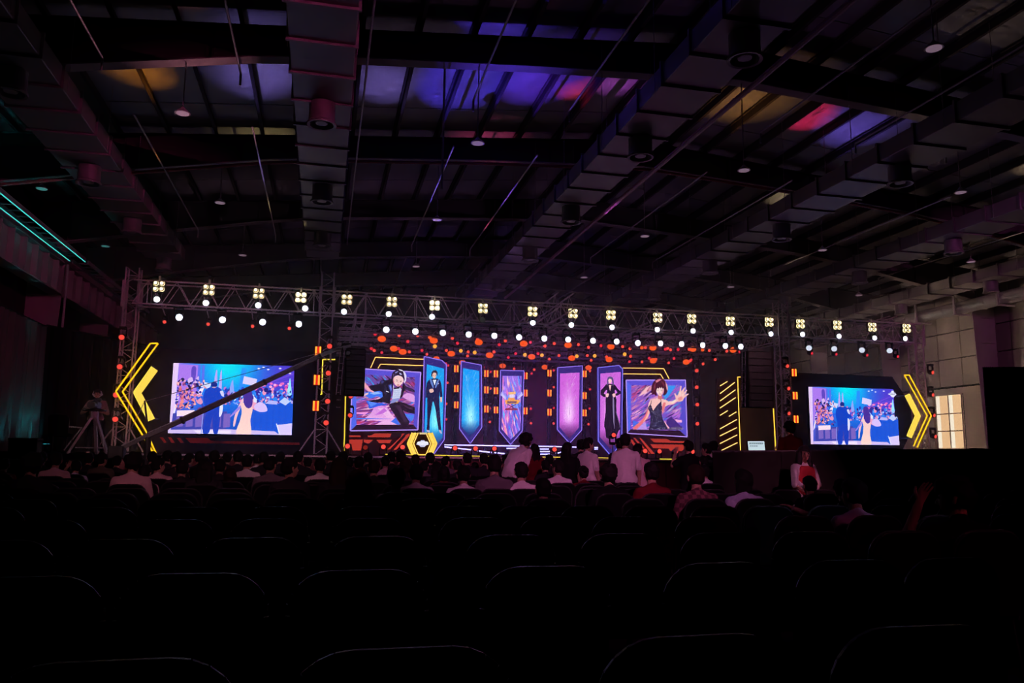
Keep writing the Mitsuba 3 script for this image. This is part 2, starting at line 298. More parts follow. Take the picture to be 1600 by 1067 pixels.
# ------------------------------------------------------------------ pipes and pendant lamps
def pipe(pts, r, label, m=None, name='ceiling_pipe'):
    k = thing(name, label, 'pipe')
    put(k, '', cat([UCYL.copy().apply_transform(rod(a, b, r)) for a, b in zip(pts[:-1], pts[1:])]), m or STEEL, smooth=35)
pipe([(8.05, 4, 8.8), (8.05, 36, 8.8)], .06, 'thick pipe coloured with pink light running toward the stage beside the third duct', mat('pipe_lit_pink', (.5, .3, .36), .4))  # pink light put into the base colour
zp = lambda x: soffit(x) - .28
pipe([(x, 22.0, zp(x)) for x in (-9.4, -5.5, -1.8, .2, 4.4, 9.4, 14.4, 18.6, 23, 28)], .045, 'dark red pipe crossing the hall under the second rafter', DKPIPE)
for i, x in enumerate((-4.4, -1.9, .5, 2.75, 4.85, 9.42, 11.9, 14.4, 16.9, 21.8)):
    segs = ((5, 15.6), (18.2, 27.6)) if x != .5 else ((5, 27.3),)
    for j, (a, b) in enumerate(segs):
        pipe([(x, a, 8.8), (x, b, 8.8), (x, b, 8.55)], .022, 'thin sprinkler pipe with a short drop, %s run from the left, %s' % (ORD[i], 'nearer length' if j == 0 else 'farther length'), name='sprinkler_pipe')
for i, x in enumerate((-.4, 2.75, 5.6, 10.5)):
    pipe([(x, 29.5, 8.8), (x, 35.5, 8.8), (x, 35.5, 8.5)], .022, 'thin pipe above the front truss, %s from the left' % ORD[i], name='sprinkler_pipe')
pipe([(2.35, 17.2, 11.0), (2.35, 17.2, 7.35)], .025, 'vertical drop pipe with a small nozzle at the middle of the roof', name='drop_pipe')
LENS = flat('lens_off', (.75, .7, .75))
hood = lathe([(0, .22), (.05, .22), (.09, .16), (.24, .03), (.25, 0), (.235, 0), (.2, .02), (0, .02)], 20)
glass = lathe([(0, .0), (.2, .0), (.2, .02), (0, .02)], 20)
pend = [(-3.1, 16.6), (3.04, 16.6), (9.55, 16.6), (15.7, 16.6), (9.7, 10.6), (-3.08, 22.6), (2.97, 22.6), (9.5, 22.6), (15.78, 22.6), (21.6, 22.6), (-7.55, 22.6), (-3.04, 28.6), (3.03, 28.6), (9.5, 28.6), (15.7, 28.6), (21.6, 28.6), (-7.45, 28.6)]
rown = {10.6: 'nearest rafter', 16.6: 'first lit rafter', 22.6: 'second lit rafter', 28.6: 'rafter above the stage'}
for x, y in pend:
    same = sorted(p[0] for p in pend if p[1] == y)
    k = thing('pendant_lamp', 'unlit pendant lamp, lens glow added, under the %s, %s from the left' % (rown[y], ORD[same.index(x)]), 'pendant lamp')
    put(k, 'hood', hood, STEEL, M4(t=(x, y, 8.27), s=.62), smooth=40); put(k, 'lens', glass, LENS, M4(t=(x, y, 8.262), s=.62), light=emit((.02, .15, .14) if x < -7 else (.14, .09, .125), .3))  # lens glow added in place of reflected stage light
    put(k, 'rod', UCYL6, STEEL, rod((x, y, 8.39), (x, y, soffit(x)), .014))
# ------------------------------------------------------------------ stage deck and left platform
DK = 1.38
k = thing('stage', 'wide black stage deck with a pale edge strip and dark fascia', 'stage')
put(k, 'deck', box(8.15, 29, DK - .06, 27.3, 11, .12), SOFT)
put(k, 'edge_trim', box(8.15, 23.48, DK - .03, 27.3, .04, .05), ALU)
FASC = flat('fascia', (.13, .045, .05))
fs = shape(bevel(1.12, .03, 1.24, .008))
for i in range(23): put(k, 'fascia_panel', fs, FASC, M4(t=(-4.88 + 1.14 * i, 23.55, .65)))
k = thing('platform', 'black raised platform at the foot of the left wall', 'platform')
put(k, 'deck', box(-7.08, 25.5, DK - .09, 3.04, 11, .12), BLACK); put(k, 'skirt', box(-7.08, 20.03, .6, 3.04, .05, 1.2), BLACK)


def led(parent, part, pts, Y, rgb, r=.018, w=.25, k=1.0): return put(parent, part, tube_strip(pts, r, Y), BLACKEMIT, light=emit(np.array(rgb) * k, w))
YEL = lin(255, 188, 22, 1.15); YELW = lin(255, 205, 80, 1.2); AMB = lin(255, 200, 95, 1.35)
# glowing deck-edge strips
for a, b, n in (((602, 709.6), (777, 713.2), 'longest, by the hexagonal lectern'), ((848, 714), (878, 714.4), 'short one behind the standing crowd'), ((926, 715), (953, 715.6), 'short one beside the man in profile'), ((1031, 717), (1065, 717.6), 'rightmost')):
    k = thing('edge_light', 'yellow light strip on the stage edge, %s' % n, 'light strip'); led(k, '', [a, b], 23.45, lin(230, 190, 60), .016)

# ------------------------------------------------------------------ trusses
LACE = mat('truss', (.62, .52, .58), .5, .15)


def truss(name, label, A, B, w, h, bays, faces='f', r=.026, rb=.014, verticals=False):
    k = thing(name, label, 'truss'); A, B = np.array(A, float), np.array(B, float); z = (B - A) / np.linalg.norm(B - A)
    vert = abs(z[2]) > .9
    s1 = np.array([1, 0, 0]) if vert else np.cross(z, [0, 0, 1]); s1 = s1 / np.linalg.norm(s1); s2 = np.array([0, 1, 0]) if vert else np.array([0, 0, 1])
    c = {(i, j): s1 * w / 2 * i + s2 * h / 2 * j for i in (-1, 1) for j in (-1, 1)}
    for o in c.values(): put(k, 'chord', UCYL, LACE, rod(A + o, B + o, r))
    t = np.linspace(0, 1, bays + 1)
    for f in faces:
        if vert: e = {'f': (c[-1, -1], c[1, -1]), 's': (c[-1, -1], c[-1, 1]), 'r': (c[1, -1], c[1, 1]), 'b': (c[-1, 1], c[1, 1])}[f]
        else: e = {'f': (c[1, -1], c[1, 1]), 'b': (c[-1, -1], c[-1, 1]), 'u': (c[-1, -1], c[1, -1]), 't': (c[-1, 1], c[1, 1])}[f]
        for i in range(bays):
            a, b, m = A + (B - A) * t[i], A + (B - A) * t[i + 1], A + (B - A) * (t[i] + t[i + 1]) / 2
            if vert:
                p, q = (e if i % 2 == 0 else e[::-1]); put(k, 'brace', UCYL6, LACE, rod(a + p, b + q, rb)); 
                if i % 3 == 0: put(k, 'brace', UCYL6, LACE, rod(a + p, a + q, rb))
            else:
                put(k, 'brace', UCYL6, LACE, rod(a + e[0], m + e[1], rb)); put(k, 'brace', UCYL6, LACE, rod(m + e[1], b + e[0], rb))
                if verticals and i % 2 == 0: put(k, 'brace', UCYL6, LACE, rod(m + e[0], m + e[1], rb))
    return k
truss('box_truss', 'long front lighting truss spanning the whole stage, carrying the warm blinders', (-5.6, 25.0, 6.05), (21.2, 25.0, 6.05), .55, .70, 34, 'fb', verticals=True)
TW = [(P(206, 470, 25.3)[0], 25.3, 6.85, 'leftmost tower, behind the yellow chevron'), (P(507, 560, 24.7)[0], 24.7, 6.95, 'second tower, behind the camera crane arm'),
      (P(1222, 560, 24.7)[0], 24.7, 6.9, 'third tower, beside the hanging speakers'), (P(1434, 600, 25.3)[0], 25.3, 6.3, 'rightmost tower, before the lit window')]
for x, y, zt, n in TW:
    k = truss('lighting_tower', 'upright lighting tower of aluminium truss, %s' % n, (x, y, DK - .0), (x, y, zt), .36, .36, 22, 'fsr', r=.024, rb=.012)
    put(k, 'base_plate', box(x, y, DK + .02, .7, .7, .04), SOFT)
    [put(k, 'sleeve', box(x + i * .22, y + j * .22, 6.05, .05, .05, .8), LACE) for i in (-1, 1) for j in (-1, 1)]
    for s in (-1, 1): put(k, 'outrigger', UCYL6, LACE, rod((x + s * .65, y - .1, DK + .03), (x + s * .2, y, DK + .75), .02))
RIGY = [26.4, 27.8, 29.2, 30.6, 32.0]
for i, y in enumerate(RIGY):
    truss('rig_truss', 'stage roof truss hung with red lamps, %s from the audience' % ORD[i], (.35, y, 5.55), (15.3, y, 5.55), .35, .35, 20, 'fu', r=.022, rb=.011)
for i, x in enumerate((1.0, 4.4, 7.6, 10.8, 14.0)):
    truss('rig_truss', 'stage roof truss running away from the audience, %s from the left' % ORD[i], (x, 25.2, 5.85), (x, 32.6, 5.85), .3, .3, 9, 'fb', r=.022, rb=.011)
truss('roof_truss', 'short sloping truss rising above the middle of the front truss', P(884, 470, 24.0), (7.3, 31, 6.2), .5, .5, 9, 'fb', r=.024, rb=.012)
truss('roof_truss', 'slanting truss behind the right speaker stack', P(1236, 522, 24.9), P(1130, 548, 30.5), .4, .4, 9, 'fb', r=.024, rb=.012)
truss('roof_truss', 'slanting side truss behind the right half of the front truss', P(1396, 500, 27.0), P(1262, 540, 33.5), .3, .3, 9, 'fb', r=.024, rb=.012)

# ------------------------------------------------------------------ lamps
base_m = bevel(.24, .2, .1, .02); base_m.apply_translation((0, 0, .33))
yoke_m = cat([box(s * .13, 0, .17, .03, .09, .3) for s in (-1, 1)] + [box(0, 0, .3, .29, .09, .04)])
head_m = trimesh.convex.convex_hull(np.vstack([lathe([(.0, -.12), (.09, -.11), (.115, 0), (.115, .12), (0, .12)], 14).vertices])); head_m.apply_transform(M4(rotx(math.pi / 2)))   # points to -y
lens_m = trimesh.creation.cylinder(1, .02, sections=16); lens_m.apply_transform(M4(rotx(math.pi / 2), (0, 0, 0)))


def moving_head(px, py, Y, label, group, rlens, rgb, lean=(0, -1, -.05), big=1.0, upright=False, stretch=1.0, w=.15, name='moving_head', catg='stage lamp', hang=None):
    c = P(px, py, Y); d = np.array(lean, float); d /= np.linalg.norm(d)
    z = -d; R = frame(z); R = np.stack([R[:, 0], -d, -R[:, 1]], 1); R[:, [0, 2]] *= -1      # local y = away from lens
    k = thing(name, label, catg, group)
    body = c - d * .13 * big
    flip = -1 if upright else 1
    s = (big, big, big * flip)
    put(k, 'base', base_m, SOFT, M4(t=body, s=s)); put(k, 'yoke', yoke_m, SOFT, M4(t=body, s=s))
    put(k, 'head', head_m, SOFT, M4(R, body, big), smooth=40)
    put(k, 'lens', lens_m, BLACKEMIT, M4(R, c, (rlens * stretch, 1, rlens)), light=emit(rgb, w))
    if hang is not None: put(k, 'clamp', UCYL6, STEEL, rod(body + [0, 0, .33 * s[2]], np.where(np.isnan(hang), body, hang), .018))
    return k


blind_body = bevel(.36, .1, .34, .02); cell = lathe([(.055, 0), (.075, .03), (.075, .05), (.05, .05)], 14); cell.apply_transform(M4(rotx(math.pi / 2)))
cellglow = trimesh.creation.cylinder(.052, .02, sections=14); cellglow.apply_transform(M4(rotx(math.pi / 2)))
blinders = [(248, 447), (326, 452.5), (404, 458), (470, 464), (542, 467.5), (612.5, 471), (679.5, 476.7), (755, 481.4), (832.5, 486.4), (895.6, 489.4), (955, 492), (1028, 496), (1081, 498), (1141.3, 501.8), (1202, 503.2), (1251, 505.8), (1308.7, 507.8), (1363.3, 511), (1416.8, 512.8)]
for i, (x, y) in enumerate(blinders):
    k = thing('blinder', 'warm four-cell blinder lamp on the front truss, %s from the left' % ORD[i], 'stage lamp', 'blinders along the front truss')
    c = P(x, y, 24.58); hot = 8 if x in (470, 679.5) else 3
    put(k, 'housing', blind_body, SOFT, M4(t=c + [0, .07, 0])); put(k, 'clamp', box(0, 0, 0, .05, .1, .2), STEEL, M4(t=c + [0, .1, .22]))
    for a in (-1, 1):
        for b in (-1, 1):
            q = put(k, 'cell', cell, SOFT, M4(t=c + [a * .085, 0, b * .085]), smooth=40)
            put(q, 'bulb', cellglow, BLACKEMIT, M4(t=c + [a * .085, .0, b * .085], s=1.12 if hot < 3 else 1.5), light=emit(np.array(lin(255, 226, 165)) * hot, .15))
WHITE = np.array(lin(225, 235, 255)) * 3.0
rowA = [(245, 467.7), (321.7, 473.5), (403.4, 477), (476.8, 481.9), (537.5, 487), (607.3, 490.6), (675, 495), (753.8, 499.6), (832.5, 504.4), (892.7, 507.7), (956.3, 511.4), (1027, 515), (1082.8, 517), (1142.4, 519.3), (1204.5, 521.7), (1254, 522.4), (1311, 525.4), (1366.6, 528), (1414.5, 529)]
for i, (x, y) in enumerate(rowA):
    off = i == 7
    moving_head(x, y, 24.62, '%s moving-head lamp inside the front truss, %s from the left' % ('dark, unlit' if off else 'white-shining', ORD[i]), 'white lamps inside the front truss', .088, WHITE if not off else (.02, .02, .02), big=.75, hang=(np.nan, 24.725, 6.4))
rowB = [(280, 495.8, 1), (347.6, 499.7, 1), (410.4, 503.3, 1), (466.9, 506.4, 1), (603.5, 515.2, 0), (649, 517.9, 0), (692, 520, 0), (732.4, 522.6, 0), (772.4, 524.6, 0), (811, 527, 0), (850.5, 528.9, 0), (887.8, 530.5, 0), (926.6, 532.4, 0), (963.5, 533.7, 0), (996.6, 536, 0), (1032, 536.6, 0), (1065, 537.5, 0), (1098, 539.3, 0), (1133.4, 540.5, 0), (1157.5, 541.6, 0), (1264, 543.8, 2), (1303.4, 545, 2), (1346.6, 547, 2), (1390, 548, 2)]
for i, (x, y, t) in enumerate(rowB):
    lean = {1: (.45, -1, -.25), 0: (.12, -1, -.1), 2: (-.7, -1, -.1)}[t]
    moving_head(x, y, 25.0, 'white-shining moving-head lamp hung under the front truss, %s from the left' % ORD[i], 'white lamps under the front truss', .098, WHITE if t < 2 else WHITE * .3, lean, big=.95, hang=(np.nan, 24.725, 5.7))
REDL = np.array(lin(255, 70, 60)) * 1.1; ORG = np.array(lin(255, 85, 30)) * 1.0; OYE = np.array(lin(255, 165, 60)) * 1.1; DRED = np.array(lin(230, 40, 60))
def cz(lst, ox, oy, s=6.6667): return [(ox + a / s, oy + b / s) + tuple(r) for a, b, *r in lst]
red = cz([(377, 130, 'B'), (918, 148, 'B'), (1387, 165, 'B'), (503, 231, 'B'), (595, 265, 'B'), (1100, 284, 'B'), (1500, 300, 'B'), (945, 338, 'B'), (1218, 378, 'B'), (308, 80), (558, 92), (878, 112, 'O'), (648, 157), (750, 95), (1113, 122), (1165, 175), (1373, 137), (268, 231), (298, 250), (377, 272),
          (552, 231), (664, 265), (795, 250), (845, 290), (930, 207, 'Y'), (1050, 250), (1200, 254, 'Y'), (1277, 265), (1270, 307), (1345, 272, 'Y'), (1545, 265)], 540, 510)
red += cz([(655, 180, 'B'), (1117, 194, 'B'), (738, 316, 'B'), (1155, 330, 'B'), (436, 411, 'B'), (875, 424, 'B'), (464, 150), (400, 190), (725, 165), (877, 204), (973, 178), (345, 266), (571, 283), (495, 323), (668, 296, 'Y'), (845, 300, 'Y'), (805, 283), (1022, 303), (922, 340), (1208, 310, 'Y'), (555, 442), (763, 450), (1075, 457), (1225, 188)], 720, 510)
red += cz([(363, 210, 'B'), (800, 222, 'B'), (1217, 236, 'B'), (345, 345, 'B'), (803, 357, 'B'), (1147, 371, 'B'), (130, 430, 'B'), (487, 420, 'B'), (130, 217), (260, 200), (485, 210), (562, 232), (685, 222, 'O'), (722, 220), (930, 237), (955, 228), (985, 243), (1063, 240), (1178, 238), (1318, 243, 'O'), (1388, 250), (1570, 257),
           (195, 306, 'Y'), (118, 303), (318, 317), (157, 353), (507, 290, 'Y'), (568, 310), (557, 367), (687, 369), (762, 331), (832, 343), (1020, 333), (965, 379), (1200, 348), (1185, 360), (1450, 345), (1323, 390), (345, 452)], 900, 510)
red += cz([(370, 257), (436, 245, 'B'), (505, 262)], 1080, 510)
rows = {}
for r_ in red:
    Yp = PZ(r_[0], r_[1], 5.08)[1]; y = min(RIGY, key=lambda v: abs(v - Yp)); rows.setdefault(y, []).append(r_)
for y, lst in sorted(rows.items()):
    lst.sort()
    kc = {}
    for i, r_ in enumerate(lst):
        t = r_[2] if len(r_) > 2 else ''; kc[t] = kc.get(t, 0) + 1
        nm = {'B': 'large orange-red par lamp', 'O': 'small orange lamp', 'Y': 'small amber lamp', '': 'small red moving-head lamp'}[t]
        moving_head(r_[0], r_[1], y, '%s %s from the left on the %s stage roof truss' % (ORD[kc[t] - 1], nm, ORD[RIGY.index(y)]), 'red lamps in the stage roof', {'B': .105, 'O': .066, 'Y': .07, '': .056}[t], {'B': ORG, 'O': ORG, 'Y': OYE, '': REDL if i % 3 else DRED}[t], (.1, -1, -.3), big=.8 if t == 'B' else .6, stretch=1.35 if t == 'B' else 1.0, w=.08, hang=(np.nan, y - .175, 5.375))
# lamps on the towers, along the side screens and on the floor
side = [([(190, 527), (187, 573), (181, 617), (180, 655)], 25.0, 'left edge of the leftmost tower', .075), ([(515, 541), (513, 583), (512, 627), (509.5, 660.5)], 24.45, 'second tower, behind the camera crane arm', .075),
        ([(1230.5, 572), (1232.5, 607), (1233, 646)], 24.45, 'third tower, beside the hanging speakers', .062), ([(1457.6, 582), (1458, 617), (1460, 649), (1462, 682)], 25.2, 'rightmost tower, before the lit window', .062),
        ([(1088.5, 579), (1088.5, 605), (1089.5, 632), (1089.6, 662)], 27.5, 'dark post right of the large woman poster', .07), ([(548, 619), (547, 649)], 26.4, 'left side of the large man poster', .07)]
for lst, Y, n, rl in side:
    hx = min([t_[0] for t_ in TW] + [P(1089, 600, 27.75)[0], P(540, 630, 26.4)[0]], key=lambda v: abs(v - P(*lst[0], Y)[0]))
    for i, (x, y) in enumerate(lst):
        moving_head(x, y, Y, 'red lamp on the %s, %s from the top' % (n, ORD[i]), 'red lamps on the %s' % n.split(',')[0], rl, REDL * 1.0, (.25 if x > 1200 and x < 1470 else 0, -1, -.25), big=.8, w=.1, hang=(hx, Y + .35, np.nan))
k = thing('lamp_post', 'dark post carrying red lamps right of the large woman poster', 'post'); put(k, '', cat([UCYL.copy().apply_transform(rod((P(1089, 600, 27.75)[0] + s * .12, 27.8, DK), (P(1089, 600, 27.75)[0] + s * .12, 27.8, 5.3), .03)) for s in (-1, 1)]), SOFT)
for i, x in enumerate((257, 325.3, 394.6, 452)):
    moving_head(x, (503, 506.4, 509.8, 513)[i], 25.4, 'small red lamp over the left video screen, %s from the left' % ORD[i], 'small red lamps under the left truss', .05, REDL, big=.6, w=.1, hang=(np.nan, 24.725, 5.7))
for i, x in enumerate((1268.7, 1306.7, 1355, 1403)):
    moving_head(x, (552, 553.5, 555, 557)[i], 25.1, 'small red lamp over the right video screen, %s from the left' % ORD[i], 'small red lamps under the right truss', .05, DRED, (.3, -1, -.3), big=.7, w=.1, hang=(np.nan, 24.725, 5.7))
for i, (x, y) in enumerate([(543, 697), (571, 699), (599, 698), (629, 698.5), (711, 700), (743, 700.6), (772.6, 700.7), (866.5, 702), (959, 679.6), (1008, 704.5), (1030.5, 705), (1056, 705.4), (1082, 705.5)]):
    moving_head(x, y, 24.6, 'red lamp standing on the stage floor edge, %s from the left' % ORD[i], 'red lamps on the stage floor', .07, REDL * 1.2 if i != 1 else REDL * .2, (0, -1, .1), big=.8, upright=True, w=.1, hang=(np.nan, np.nan, DK) if y < 690 else None)

# vertical double-tube red bars on posts
barframe = box(0, .05, 0, .27, .05, .7); tubem = trimesh.creation.cylinder(1, 1, sections=8)
def barlamp(x, y, Y, label, group, hpx=14.5):
    c = P(x, y, Y); h = hpx * Y / FPX * 1.02
    k = thing('tube_lamp', label, 'stage lamp', group)
    put(k, 'frame', barframe, SOFT, M4(t=c, s=(1, 1, h / .6)))
    for s in (-1, 1): put(k, 'tube', tubem, BLACKEMIT, M4(t=c + [s * .058, 0, 0], s=(.027, .027, h)), light=emit(np.array(lin(255, 160, 50)) * 1.4, .15))
    put(k, 'halo_plate', box(0, .0, 0, .185, .012, 1), BLACKEMIT, M4(t=c + [0, .012, 0], s=(1, 1, h * 1.04)), light=emit(lin(235, 34, 26), .1), label='added plate that imitates the red halo around the tubes')  # plate added as a stand-in for the red halo
for i, (x, y) in enumerate([(497, 549), (495, 593.5), (493.5, 634)]): barlamp(x, y, 24.42, 'orange double-tube lamp on the second tower, %s from the top' % ORD[i], 'tube lamps on the second tower')
for i, (x, y) in enumerate([(1241, 582), (1242.6, 618), (1244, 655)]): barlamp(x, y, 24.42, 'orange double-tube lamp on the third tower, %s from the top' % ORD[i], 'tube lamps on the third tower', 12.5)
posts = [(713, [576, 607, 632.5], 'between the man banner and the blue banner'), (760, [583.5, 609, 639], 'right of the blue banner'), (775, [584, 610.5, 640.5], 'left of the centre banner'), (821, [587, 614, 642], 'right of the centre banner'), (858.6, [583, 614, 644], 'left of the pink banner'), (913.5, [584, 618, 645], 'right of the pink banner')]
for x, ys, n in posts:
    X = P(x, ys[1], 31.4)[0]
    k = thing('lamp_post', 'dark slim post carrying orange tube lamps %s' % n, 'post'); put(k, '', box(X, 31.5, 3.3, .12, .1, 3.9), SOFT)
    for i, y in enumerate(ys): barlamp(x, y, 31.4, 'orange double-tube lamp %s, %s from the top' % (n, ORD[i]), 'tube lamps on the back wall', 10.5)
dots = cz([(1045, 387), (1068, 407), (1061, 587), (1048, 805), (1048, 967)], 540, 510) + cz([(253, 425), (273, 437), (309, 473), (263, 610), (309, 647), (257, 827), (302, 851), (250, 995), (302, 995), (737, 490), (729, 857), (731, 1008), (968, 457), (968, 632), (968, 850), (967, 1010), (1345, 466), (1345, 655), (1341, 855), (1330, 1018)], 720, 510)
for i, (x, y) in enumerate(sorted(dots)):
    moving_head(x, y, 31.6, '%s tiny red back-wall lamp from the left, among the banners' % ORD[i], 'tiny red lamps on the back wall', .052, REDL if i % 2 else DRED * 1.1, (0, -1, -.1), big=.5, w=.08, hang=(np.nan, 32.62, np.nan))

# ------------------------------------------------------------------ speakers
def array(px0, px1, py0, py1, Y, n, label):
    a, b = P(px0, py0, Y), P(px1, py1, Y); k = thing('line_array', label, 'speaker'); w = b[0] - a[0]; h = (a[2] - b[2]) / n
    cab = shape(bevel(w, .5, h * .985, .008)); gr = shape(cat([box(i * w * .11, -.255, 0, .012, .01, h * .8) for i in (-3, -1, 1, 3)] + [box(0, -.255, 0, w * .9, .008, h * .84)]))
    for i in range(n):
        c = np.array([(a[0] + b[0]) / 2, Y + .25 - .004 * (n - i), a[2] - h * (i + .5)])
        q = put(k, 'cabinet', cab, BLACK, M4(rotx(-.006 * i / n), c)); put(q, 'grille', gr, SOFT, M4(rotx(-.006 * i / n), c))
    put(k, 'bumper', box((a[0] + b[0]) / 2, Y + .25, a[2] + .06, w * .95, .5, .08), SOFT)
    for s in (-1, 1): put(k, 'chain', UCYL6, STEEL, rod(((a[0] + b[0]) / 2 + s * .1, Y + .25, a[2] + .1), ((a[0] + b[0]) / 2, Y + .25, a[2] + .75), .012))
    put(k, 'rigging_rail', cat([UCYL6.copy().apply_transform(rod((a[0] - .05 - e, Y + .02, a[2]), (a[0] - .12 - e, Y + .02, b[2]), .012)) for e in (0, .12)] + [UCYL6.copy().apply_transform(rod((a[0] - .06 - .006 * j, Y + .02, a[2] - .22 * j), (a[0] - .18 - .006 * j, Y + .02, a[2] - .22 * j), .01)) for j in range(9)]), LACE, label='side rigging ladder')
array(1167, 1209, 549, 637, 24.3, 8, 'tall black hanging speaker stack right of the slanted yellow bars')
array(541, 569, 545, 618, 24.3, 8, 'black hanging speaker stack over the corner of the large man poster')

# ------------------------------------------------------------------ set pieces
SETBK = flat('set_black', (.020, .014, .018))
k = thing('wing_wall', 'black side wall of the stage around the left video screen', 'set wall')
put(k, 'panel', prism(pix([(247, 540), (500, 546), (500, 712), (238, 708), (182, 612)], 25.0), 25.62, .12), SETBK)
for pts in ([(249, 683), (254, 683), (260, 691), (256, 692)], [(262, 683), (267, 683), (273, 692), (268, 692)], [(276, 684), (281, 684), (287, 692), (282, 692)], [(289, 684), (324, 684), (329, 688.5), (468, 691.5), (468, 695), (326, 692.5), (297, 692)]):
    put(k, 'red_stripe', prism(pix(pts, 25.55), 25.59, .025), RED)
k = thing('wing_wall', 'black side wall of the stage around the right video screen', 'set wall')
put(k, 'panel', prism(pix([(1248, 579), (1412, 586), (1455, 650), (1424, 712), (1246, 712)], 25.0), 25.62, .12), SETBK)
k = thing('set_flat', 'dark narrow set flat behind the second tower', 'set wall'); put(k, '', prism(pix([(468, 560), (546, 556), (546, 712), (468, 710)], 26.2), 26.4, .1), SETBK)

def chevron(pts_o, pts_i, fill, label, Y=24.75):
    k = thing('chevron_sign', label, 'light sign')
    led(k, 'outline', pts_o, Y, YEL, .026, .5); led(k, 'outline', pts_i, Y, YEL, .026, .5)
    put(k, 'arrow', prism(pix(fill, Y), Y - .02, .05), BLACKEMIT, light=emit(lin(255, 218, 80, 1.05), .8), label='solid glowing arrow')
    for x_, y_ in (fill[0], fill[3]): v_ = P(x_, y_, Y + .1); put(k, 'bracket', UBOX, SOFT, bar(v_ + [0, -.03, 0], (v_[0], 25.66, v_[2]), .05, .05))
    put(k, 'backing', prism(pix(fill, Y + .07), Y + .07, .05), SETBK)
chevron([(247, 536.5), (235, 536.5), (181, 611.5), (240, 708)], [(247, 536.5), (191.5, 612), (243, 697), (238, 690)][:1] + [(191.5, 612), (229.5, 676), (244, 709)],
        [(236.5, 572), (246.5, 579), (221, 614), (242, 654), (231, 658.5), (207.5, 613)], 'large left-pointing double chevron sign with yellow light outline at the stage left end')
chevron([(1413, 586), (1420.5, 586), (1455, 649.5), (1433, 699)], [(1413, 586), (1448.5, 649.5), (1427.5, 697)], [(1414, 618), (1421, 615), (1438.5, 650), (1424, 684.5), (1417, 681), (1430, 649.5)], 'right-pointing double chevron sign with yellow light outline at the right end')

def zig(label, pts, Y, rgb=YELW, r=.02): k = thing('light_line', label, 'light line'); led(k, '', pts, Y, rgb, r)
zig('stepped yellow light line beside the second tower', [(524, 561.7), (504.3, 561.7), (502.7, 616), (473, 615.5)], 26.385, lin(240, 205, 70), .022)
zig('upright yellow light line left of the large man poster', [(540, 618), (537.5, 705), (537.1, 717)], 26.3, lin(235, 200, 60), .022)
k = thing('set_header', 'dark maroon header wall with yellow lines over the large man poster', 'set wall'); put(k, '', prism(pix([(560, 552), (668, 556), (668, 712), (536, 710), (536, 600)], 29.6), 29.75, .1), MAROON)
zig('outer bent yellow light line above the large man poster', [(579, 575), (586.5, 558.2), (662, 561.3)], 29.735, AMB)
zig('inner bent yellow light line above the large man poster', [(590.5, 575.5), (594.5, 569), (662, 571.3)], 29.735, AMB)
k = thing('set_header', 'dark maroon header wall with yellow lines over the large woman poster', 'set wall'); put(k, '', prism(pix([(958, 568), (1050, 570), (1080, 600), (1082, 716), (958, 714)], 29.6), 29.75, .1), MAROON)
zig('outer bent yellow light line above the large woman poster', [(973, 574.8), (1037, 575.8), (1045.5, 592)], 29.735, AMB)
zig('inner bent yellow light line above the large woman poster', [(973, 584.2), (1032, 584.6), (1036.5, 591.8)], 29.735, AMB)
k = thing('set_flat', 'maroon set flat crossed by slanted yellow bars right of the stage', 'set wall'); put(k, '', prism(pix([(1122, 591), (1152, 587), (1156.3, 722), (1122, 722)], 26.9), 27.0, .08), MAROON)
k = thing('light_line', 'tall yellow light line bordering the slanted bars', 'light line'); led(k, '', [(1167, 589), (1152.5, 589), (1154.5, 645), (1157, 704), (1157.4, 720)], 26.985, lin(255, 195, 75, 1.4), .022)
zig('tall yellow light line below the right speaker stack', [(1208.5, 638), (1212, 704), (1212.5, 719)], 26.0, lin(255, 190, 60, 1.3), .026)
k = thing('set_flat', 'dark brown set flat behind the right speaker stack', 'set wall'); put(k, '', prism(pix([(1158, 591), (1210, 600), (1222, 600), (1222, 722), (1158, 722)], 27.0), 27.1, .08), flat('set_brown', (.075, .045, .03)))
for i, (a, b) in enumerate([((1125, 603), (1136.5, 596)), ((1125, 615), (1148, 597.5)), ((1125, 626.5), (1149, 609)), ((1125, 637.5), (1149.5, 621)), ((1125, 649), (1137, 641.5)), ((1139, 650.5), (1150.5, 643.5)), ((1125, 670), (1151, 655.5)), ((1125, 681), (1151.2, 668)), ((1125, 693), (1151.7, 679.5)), ((1127.7, 703.5), (1152.2, 691.5)), ((1146, 668), (1151, 665))]):
    if i == 10: continue
    zig('slanted yellow light bar on the maroon flat, %s from the top' % ORD[i], [a, b], 26.985, lin(255, 205, 110, 1.5), .019)
# back wall of the stage
k = thing('set_backdrop', 'dark maroon back wall of the stage behind the banners', 'set wall')
for i in range(10): put(k, 'panel', prism([(.6 + 1.5 * i, DK), (2.085 + 1.5 * i, DK), (2.085 + 1.5 * i, 5.2), (.6 + 1.5 * i, 5.2)], 32.6, .08), flat('backdrop', (.16, .05, .07)) if i == 0 else 'mat_backdrop')
k = thing('stage_riser', 'low black riser on the stage under the banners', 'riser'); put(k, '', box(6.4, 30.9, DK + .09, 6.2, 1.6, .18), SOFT)
